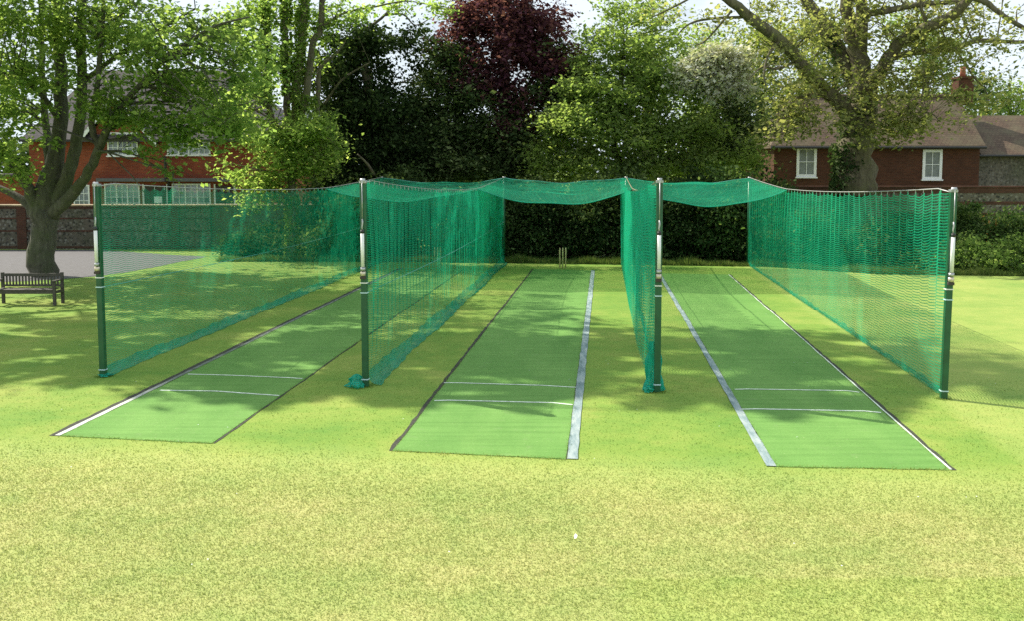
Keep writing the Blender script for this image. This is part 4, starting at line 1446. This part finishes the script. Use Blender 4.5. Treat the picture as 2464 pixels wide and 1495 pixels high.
tree('copper_beech', 'tall tree with purple red top above dark green foliage', 'tree', limbs, clumps, LM['beech'], BK['dark'], 0.18, 56, 0.29, 35, 'broadleaved trees', 60,
     extra=('green_crown', LM['darkgreen'], green, 80, 0.33, 0.16))

# 5 -- bright green tree
Y = 43.0
limbs = [([(1498, 622, Y), (1500, 440, Y), (1494, 400, Y), (1476, 345, Y), (1490, 250, Y), (1500, 150, Y), (1500, 60, Y)], [0.2, 0.16, 0.14, 0.12, 0.10, 0.07, 0.03]),
         ([(1497, 395, Y), (1530, 370, Y), (1570, 320, Y), (1620, 250, Y)], [0.09, 0.07, 0.05, 0.02]),
         ([(1480, 350, Y), (1430, 290, Y), (1390, 240, Y)], [0.08, 0.06, 0.02])]
clumps = [(1500, 110, Y, 90, 60, 2, 60), (1570, 70, Y + 1, 70, 70, 2, 34), (1440, 150, Y, 70, 50, 1.8, 44), (1540, 180, Y, 110, 60, 2.2, 90), (1420, 220, Y - .5, 80, 55, 2, 64), (1500, 260, Y - .5, 110, 55, 2.2, 96), (1610, 230, Y, 90, 60, 2, 70),
          (1390, 300, Y - 1, 90, 50, 2, 70), (1500, 330, Y - 1, 110, 45, 2, 70), (1620, 320, Y - .5, 90, 50, 2, 70), (1370, 280, Y - 1, 60, 30, 1.4, 24), (1700, 310, Y, 70, 50, 2, 50), (1640, 130, Y + 1, 60, 60, 1.5, 30), (1500, 30, Y + 1, 80, 50, 2, 22), (1400, 390, Y - .6, 100, 45, 1.8, 70), (1560, 400, Y - .4, 100, 40, 1.8, 70), (1690, 390, Y - .2, 90, 40, 1.8, 60), (1330, 370, Y - .4, 70, 50, 1.6, 40), (1440, 90, Y, 50, 30, 1.2, 14), (1650, 200, Y + .5, 60, 60, 1.6, 30), (1790, 380, Y, 60, 50, 1.6, 34)]
tree('hazel_tree', 'fresh bright green rounded tree right of the purple crown', 'tree', limbs, clumps, LM['bright'], BK['dark'], 0.16, 54, 0.28, 36, 'broadleaved trees', 60)

# 6 -- flowering hawthorn
Y = 45.0
limbs = [([(1760, 622, Y), (1762, 420, Y), (1765, 340, Y), (1750, 250, Y), (1735, 170, Y)], [0.16, 0.12, 0.1, 0.07, 0.03])]
clumps = [(1700, 190, Y, 70, 55, 1.6, 40), (1760, 250, Y, 80, 60, 2, 60), (1800, 310, Y, 70, 50, 1.8, 50), (1720, 300, Y, 70, 50, 1.8, 40), (1770, 180, Y, 60, 50, 1.6, 26), (1740, 370, Y - .5, 100, 40, 1.8, 60)]
tree('hawthorn_tree', 'small tree with cream blossom beside the bright green tree', 'tree', limbs, clumps, LM['hawthorn'], BK['plane'], 0.15, 60, 0.30, 37, 'broadleaved trees', 40,
     extra=('blossom', LM['blossom'], [(1690, 165, Y - 3.6, 66, 40, 0.8, 60), (1745, 150, Y - 3.6, 60, 40, 0.8, 46), (1715, 212, Y - 3.6, 55, 35, 0.7, 32), (1780, 215, Y - 3.4, 45, 40, .7, 20), (1650, 195, Y - 3.6, 30, 24, .7, 8)], 60, 0.24, 0.17))

# 7 -- pale spring tree behind, and trees beyond the cottage
def bgtree(label, px, Y, top, bot, wpx, leaf, n, seed, base=600, size=0.2, per=60, sub=0.5, name='background_tree'):
    r = random.Random(seed)
    limbs = [([(px, base, Y), (px, (bot + top) / 2 + 60, Y), (px + r.uniform(-10, 10), top + 60, Y)], [0.4, 0.25, 0.06])]
    cl = []
    k = 7
    for i in range(k):
        a = i / (k - 1)
        yy = bot + (top - bot) * a
        ww = wpx * (0.55 + 0.45 * math.sin(math.pi * min(0.97, a * 0.8 + 0.2)))
        cl.append((px + r.uniform(-.3, .3) * wpx, yy, Y + r.uniform(-1, 1), ww * r.uniform(.7, 1), abs(top - bot) / 5, 2.2, int(n / k)))
    return tree(name, label, 'tree', limbs, cl, leaf, BK['dark'], size, per, sub, seed, 'trees behind the cottage', 30)


bgtree('yellow green tree filling the gap behind the left boughs of the big right tree', 1830, 60, 90, 370, 110, LM['yellowgreen'], 230, 41)
bgtree('olive green tree behind the cream blossom', 1710, 62, 110, 380, 95, LM['bright'], 170, 47)
bgtree('bright leafy tree rising above the cottage roof behind the big right trunk', 2010, 64, 60, 300, 130, LM['yellowgreen'], 190, 42)
bgtree('green tree above the cottage chimney', 2230, 66, 70, 300, 140, LM['bright'], 190, 43)
bgtree('rounded green tree beyond the flint building at the right edge', 2440, 66, 225, 340, 90, LM['bright'], 90, 44)
bgtree('dark bushy tree right of the cottage chimney', 2365, 61, 190, 300, 50, LM['shrub'], 60, 45)
bgtree('thin pale spring tree behind the bright green tree', 1560, 58, 10, 300, 90, LM['yellowgreen'], 80, 46, per=40)

# 8 -- large plane tree at the right
Y = 41.0
limbs = [
    ([(2066, 640, Y), (2064, 520, Y), (2062, 430, Y), (2062, 340, Y), (2070, 270, Y), (2076, 220, Y), (2070, 150, Y), (2052, 90, Y), (2040, 20, Y), (2030, -90, Y)], [1.0, 0.82, 0.76, 0.70, 0.60, 0.50, 0.38, 0.30, 0.26, 0.18]),
    ([(2060, 300, Y), (2030, 258, Y - .6), (1990, 220, Y - 1), (1938, 165, Y - 1.5), (1876, 96, Y - 2), (1810, 45, Y - 2.4), (1748, -5, Y - 2.8), (1660, -60, Y - 3)], [0.42, 0.30, 0.26, 0.24, 0.22, 0.20, 0.16, 0.1]),
    ([(2072, 230, Y), (2042, 170, Y + .5), (2005, 100, Y + .8), (1968, 42, Y + 1), (1935, -8, Y + 1.2), (1900, -70, Y + 1.5)], [0.36, 0.32, 0.30, 0.27, 0.22, 0.15]),
    ([(2076, 240, Y), (2105, 190, Y - .6), (2135, 142, Y - 1), (2168, 100, Y - 1.4), (2234, 64, Y - 2), (2291, 36, Y - 2.4), (2335, -8, Y - 2.8), (2380, -70, Y - 3)], [0.34, 0.25, 0.24, 0.23, 0.21, 0.19, 0.16, 0.1]),
    ([(2105, 190, Y - .4), (2140, 144, Y + .1), (2186, 128, Y + .3), (2236, 122, Y + .3), (2300, 116, Y + .3), (2356, 97, Y + .2), (2470, 100, Y), (2560, 80, Y)], [0.16, 0.14, 0.13, 0.11, 0.10, 0.09, 0.07, 0.03]),
    ([(2335, -8, Y - 2.8), (2370, 4, Y - 3), (2410, 34, Y - 3.2), (2475, 74, Y - 3.4), (2540, 110, Y - 3.5)], [0.12, 0.11, 0.09, 0.08, 0.05]),
    ([(2068, 140, Y), (2074, 40, Y - .6), (2066, -30, Y - .9), (2060, -100, Y - 1)], [0.26, 0.23, 0.22, 0.15]),
    ([(2120, 30, Y - .8), (2200, 12, Y - 1), (2330, 2, Y - 1.4)], [0.12, 0.12, 0.08]),
    ([(2074, 38, Y - .6), (2120, 26, Y - .8), (2210, 10, Y - 1)], [0.14, 0.12, 0.08]),
    ([(1990, 222, Y - 1), (1930, 230, Y - 1.5), (1893, 258, Y - 2), (1866, 302, Y - 2.2), (1862, 330, Y - 2.2)], [0.09, 0.07, 0.055, 0.04, 0.02]),
    ([(1800, 40, Y - 2.4), (1712, 44, Y - 2.6), (1658, 57, Y - 2.8), (1630, 84, Y - 3)], [0.06, 0.05, 0.035, 0.015]),
    ([(1760, 25, Y - 2.6), (1738, 52, Y - 2.8), (1698, 97, Y - 3), (1674, 108, Y - 3)], [0.05, 0.04, 0.03, 0.015]),
    ([(1700, -30, Y - 3), (1648, 2, Y - 3), (1600, 26, Y - 3), (1562, 44, Y - 3)], [0.05, 0.04, 0.03, 0.015]),
    ([(1876, 96, Y - 2), (1850, 130, Y - 2.5), (1838, 175, Y - 3), (1845, 215, Y - 3)], [0.07, 0.05, 0.04, 0.02]),
    ([(1920, 145, Y - 1.6), (1870, 165, Y - 2), (1835, 160, Y - 2.4), (1800, 190, Y - 2.8)], [0.06, 0.045, 0.03, 0.015]),
    ([(2300, 116, Y + .3), (2340, 180, Y), (2370, 215, Y), (2380, 250, Y)], [0.05, 0.04, 0.03, 0.015]),
    ([(2234, 64, Y - 2), (2215, 10, Y - 2), (2220, -40, Y - 2)], [0.06, 0.05, 0.03]),
    ([(2090, 260, Y), (2130, 280, Y - 1.5), (2230, 270, Y - 2.5), (2260, 290, Y - 3)], [0.06, 0.05, 0.035, 0.015]),
]
clumps = [(1900, 120, Y - 2, 90, 90, 2.6, 46), (1990, 60, Y - 1, 100, 60, 2.6, 56), (1960, 200, Y - 2, 80, 60, 2.2, 30), (2060, 190, Y - 2, 80, 60, 1.8, 22), (2150, 70, Y - 1, 110, 70, 2.6, 66), (2150, 190, Y - 1.5, 90, 60, 2.2, 60), (2240, 160, Y - 1.5, 90, 60, 2.2, 56), (2030, 270, Y - 2.2, 60, 40, 1.4, 14), (2160, 270, Y - 2.5, 100, 50, 1.8, 50), (1900, 240, Y - 2.6, 70, 60, 1.8, 34), (1880, 310, Y - 2.6, 60, 40, 1.4, 16), (1960, 300, Y - 2.6, 80, 40, 1.6, 26),
          (2270, 60, Y - 1.5, 100, 60, 2.4, 48), (2380, 60, Y - 2, 110, 70, 2.6, 40), (2400, 150, Y - 1, 90, 60, 2.2, 26), (2300, 230, Y - 2, 80, 50, 1.8, 26), (2230, 300, Y - 2.8, 100, 46, 1.4, 46), (2150, 300, Y - 2.8, 80, 40, 1.4, 26), (1940, 280, Y - 2.8, 90, 50, 1.4, 34), (2120, 338, Y - 2.8, 50, 18, 0.9, 6), (1750, 60, Y - 2.8, 100, 60, 2.2, 16), (1620, 40, Y - 3, 100, 50, 2, 9), (1840, 40, Y - 2.4, 90, 60, 2.4, 26), (2150, 10, Y, 280, 50, 3, 90), (2420, 230, Y - 1, 60, 60, 1.6, 12),
          (2080, -120, Y, 420, 80, 4, 110)]
tree('plane_tree', 'massive spreading tree with ivy on its trunk in front of the cottage', 'tree', limbs, clumps, LM['olive'], BK['plane'], 0.16, 21, 0.27, 51, 'broadleaved trees', 240, thin=0.8,
     ivy=(LM['ivy'], [((2040, 470, Y - .1), (2042, 345, Y - .1), 0.60, 2600), ((2045, 640, Y), (2050, 460, Y), 0.86, 2600), ((2066, 230, Y), (2056, 350, Y), 0.62, 1000), ((2040, 200, Y + .4), (1995, 80, Y + .9), 0.32, 600)]))

# 9 -- hedge and shrubs
def shrub(name, label, px, base, top, wpx, leaf, n, seed, size=0.12, per=75, sub=0.27, ry=1.3, group='shrubs along the back of the ground', bark=None):
    d = F * CH / (math.cos(TH) * (base - HZ))
    Y = d - 0.3 + ry
    r = random.Random(seed)
    h = base - top
    cl = []
    for i in range(6):
        cl.append((px + r.uniform(-0.6, 0.6) * wpx, base - h * r.uniform(0.3, 0.72), Y + r.uniform(-.2, .4), wpx * r.uniform(.45, .62), h * r.uniform(.28, .36), ry * .8, int(n / 8)))
    cl.append((px, base - h * 0.22, Y - 0.1, wpx * 0.9, h * 0.24, ry * .9, int(n / 4)))
    limbs = [([(px, base, Y), (px + 4, base - h * .3, Y), (px - 4, base - h * .6, Y)], [0.07, 0.05, 0.02]),
             ([(px, base, Y), (px + wpx * .25, base - h * .35, Y), (px + wpx * .4, base - h * .6, Y)], [0.05, 0.035, 0.015])]
    return tree(name, label, 'shrub', limbs, cl, leaf, bark or BK['dark'], size, per, sub, seed, group, 14, shell=0.45, flat=0.15, trunk_name='stem')


hd = [
    (880, 622, 440, 100, 'dark shrub behind the middle of the leftmost side net'),
    (985, 622, 400, 95, 'tall dark shrub filling the space left of the far purple tree trunk'),
    (1095, 622, 400, 95, 'dark shrub behind the pleated net of the left lane'),
    (1190, 624, 420, 80, 'dark shrub just left of the gap behind the middle lane'),
    (1270, 624, 410, 85, 'dark shrub seen left of the middle stumps'),
    (1365, 625, 415, 85, 'dark shrub right behind the middle stumps'),
    (1460, 627, 405, 85, 'dark shrub right of the middle stumps'),
    (1560, 628, 420, 85, 'dark shrub behind the post of the right lane'),
    (1655, 630, 400, 90, 'dark shrub in the left half of the right lane end'),
    (1745, 632, 395, 85, 'dark shrub in the right half of the right lane end'),
    (1830, 634, 400, 75, 'dark shrub behind the far corner of the rightmost net'),
]
for i, (px, base, top, ww, lab) in enumerate(hd):
    shrub('hedge_shrub', lab, px, base, top, ww, LM[('hedge', 'hedge', 'darkgreen', 'hedge', 'darkgreen', 'hedge', 'hedge', 'darkgreen', 'hedge', 'shrub', 'hedge')[i]], 250, 60 + i, size=0.125, per=85, sub=0.3, ry=1.5, group='dark shrubs of the back hedge')
for i, (px, base, top, ww, lf, lab) in enumerate([
    (1900, 640, 500, 80, 'hedge', 'low dark shrub behind the rightmost net, left of the ivy trunk'),
    (2000, 642, 520, 70, 'hedge', 'low dark shrub at the left foot of the ivy trunk'),
    (2120, 645, 520, 80, 'darkgreen', 'low shrub at the right foot of the ivy trunk'),
    (2220, 645, 500, 80, 'hedge', 'dark shrub against the garden wall behind the rightmost net'),
    (2322, 628, 486, 44, 'shrub', 'green bush just right of the rightmost post'),
    (2440, 630, 500, 56, 'shrub', 'taller dark bush with orange leaves at the right edge'),
    (2540, 630, 490, 60, 'shrub', 'dark bush cut by the right edge'),
    (2330, 656, 576, 75, 'maple', 'front green bush on the border beside the rightmost post'),
    (2430, 659, 576, 80, 'maple', 'front green bush on the border at the right edge'),
    (2540, 660, 572, 80, 'shrub', 'front green bush cut by the right edge'),
    (2240, 654, 590, 70, 'shrub', 'front green bush seen through the right end of the rightmost net'),
]):
    shrub('border_shrub', lab, px, base, top, ww, LM[lf], 150, 80 + i, per=80, sub=0.24, ry=1.0, group='shrubs of the right border')
shrub('border_shrub', 'small bush of orange leaves against the garden wall', 2395, 622, 505, 34, LM['orange'], 26, 99, size=0.12, per=40, ry=0.5, group='shrubs of the right border')
for i, (px, base, top, ww, lf, lab) in enumerate([
    (590, 618, 566, 70, 'hedge', 'low dark ivy bush at the foot of the rendered wall'),
    (780, 624, 520, 55, 'shrub', 'leafy bush right of the ivy covered stems'),
    (830, 626, 470, 60, 'hedge', 'dark bush behind the second net post'),
    (705, 618, 570, 50, 'ivy', 'ivy bush around the foot of the pale trunk'),
    (645, 612, 545, 40, 'hedge', 'tall dark bush between rendered wall and pale trunk'),
]):
    shrub('wall_shrub', lab, px, base, top, ww, LM[lf], 130, 110 + i, per=75, sub=0.24, ry=0.8, group='shrubs by the boundary wall')

# distant wood closing the horizon behind everything
r = np.random.default_rng(5)
n = 52000
X = r.uniform(-60, 60, n)
hh = 7.0 + 1.1 * np.sin(X * 0.35) + 0.9 * np.sin(X * 0.9 + 1)
Z = hh * r.random(n) ** 0.8
Yd = 82 + r.uniform(-2, 2, n)
o = quads_fast('distant_wood', leaf_quads(np.stack([X, Yd, Z], 1), 0.42, 0.2, 0.7, r), LM['darkgreen'])
o['kind'] = 'stuff'
o['label'] = 'dark distant wood behind the hedges'
o['category'] = 'wood'

# daisies and fallen petals on the lawn
r = np.random.default_rng(9)
pts = []
for _ in range(60):
    y = r.uniform(8.5, 24)
    x = r.uniform(-.5, .5) * y
    pts.append((x, y, 0.022))
V = []
for x, y, z in pts:
    a = r.random() * 3
    s = r.uniform(0.006, 0.011)
    for k in range(4):
        V.append((x + s * math.cos(a + k * math.pi / 2), y + s * math.sin(a + k * math.pi / 2), z + 0.004 * (k % 2)))
o = quads_fast('daisies', np.array(V), M['paper'])
o['kind'] = 'stuff'
o['label'] = 'scattered tiny white daisies and petals on the grass'
o['category'] = 'daisies'
p = G(1385, 1303)
o = MB().add([(p.x - .012, p.y, .02), (p.x + .004, p.y - .015, .03), (p.x + .018, p.y + .004, .05), (p.x, p.y + .03, .06), (p.x - .014, p.y + .02, .04)], [(0, 1, 2, 3, 4)]).build('feather', M['white_pvc'])
sol = o.modifiers.new('thick', 'SOLIDIFY')
sol.thickness = 0.002
tag(o, 'small white feather lying on the straw coloured front lawn', 'feather')
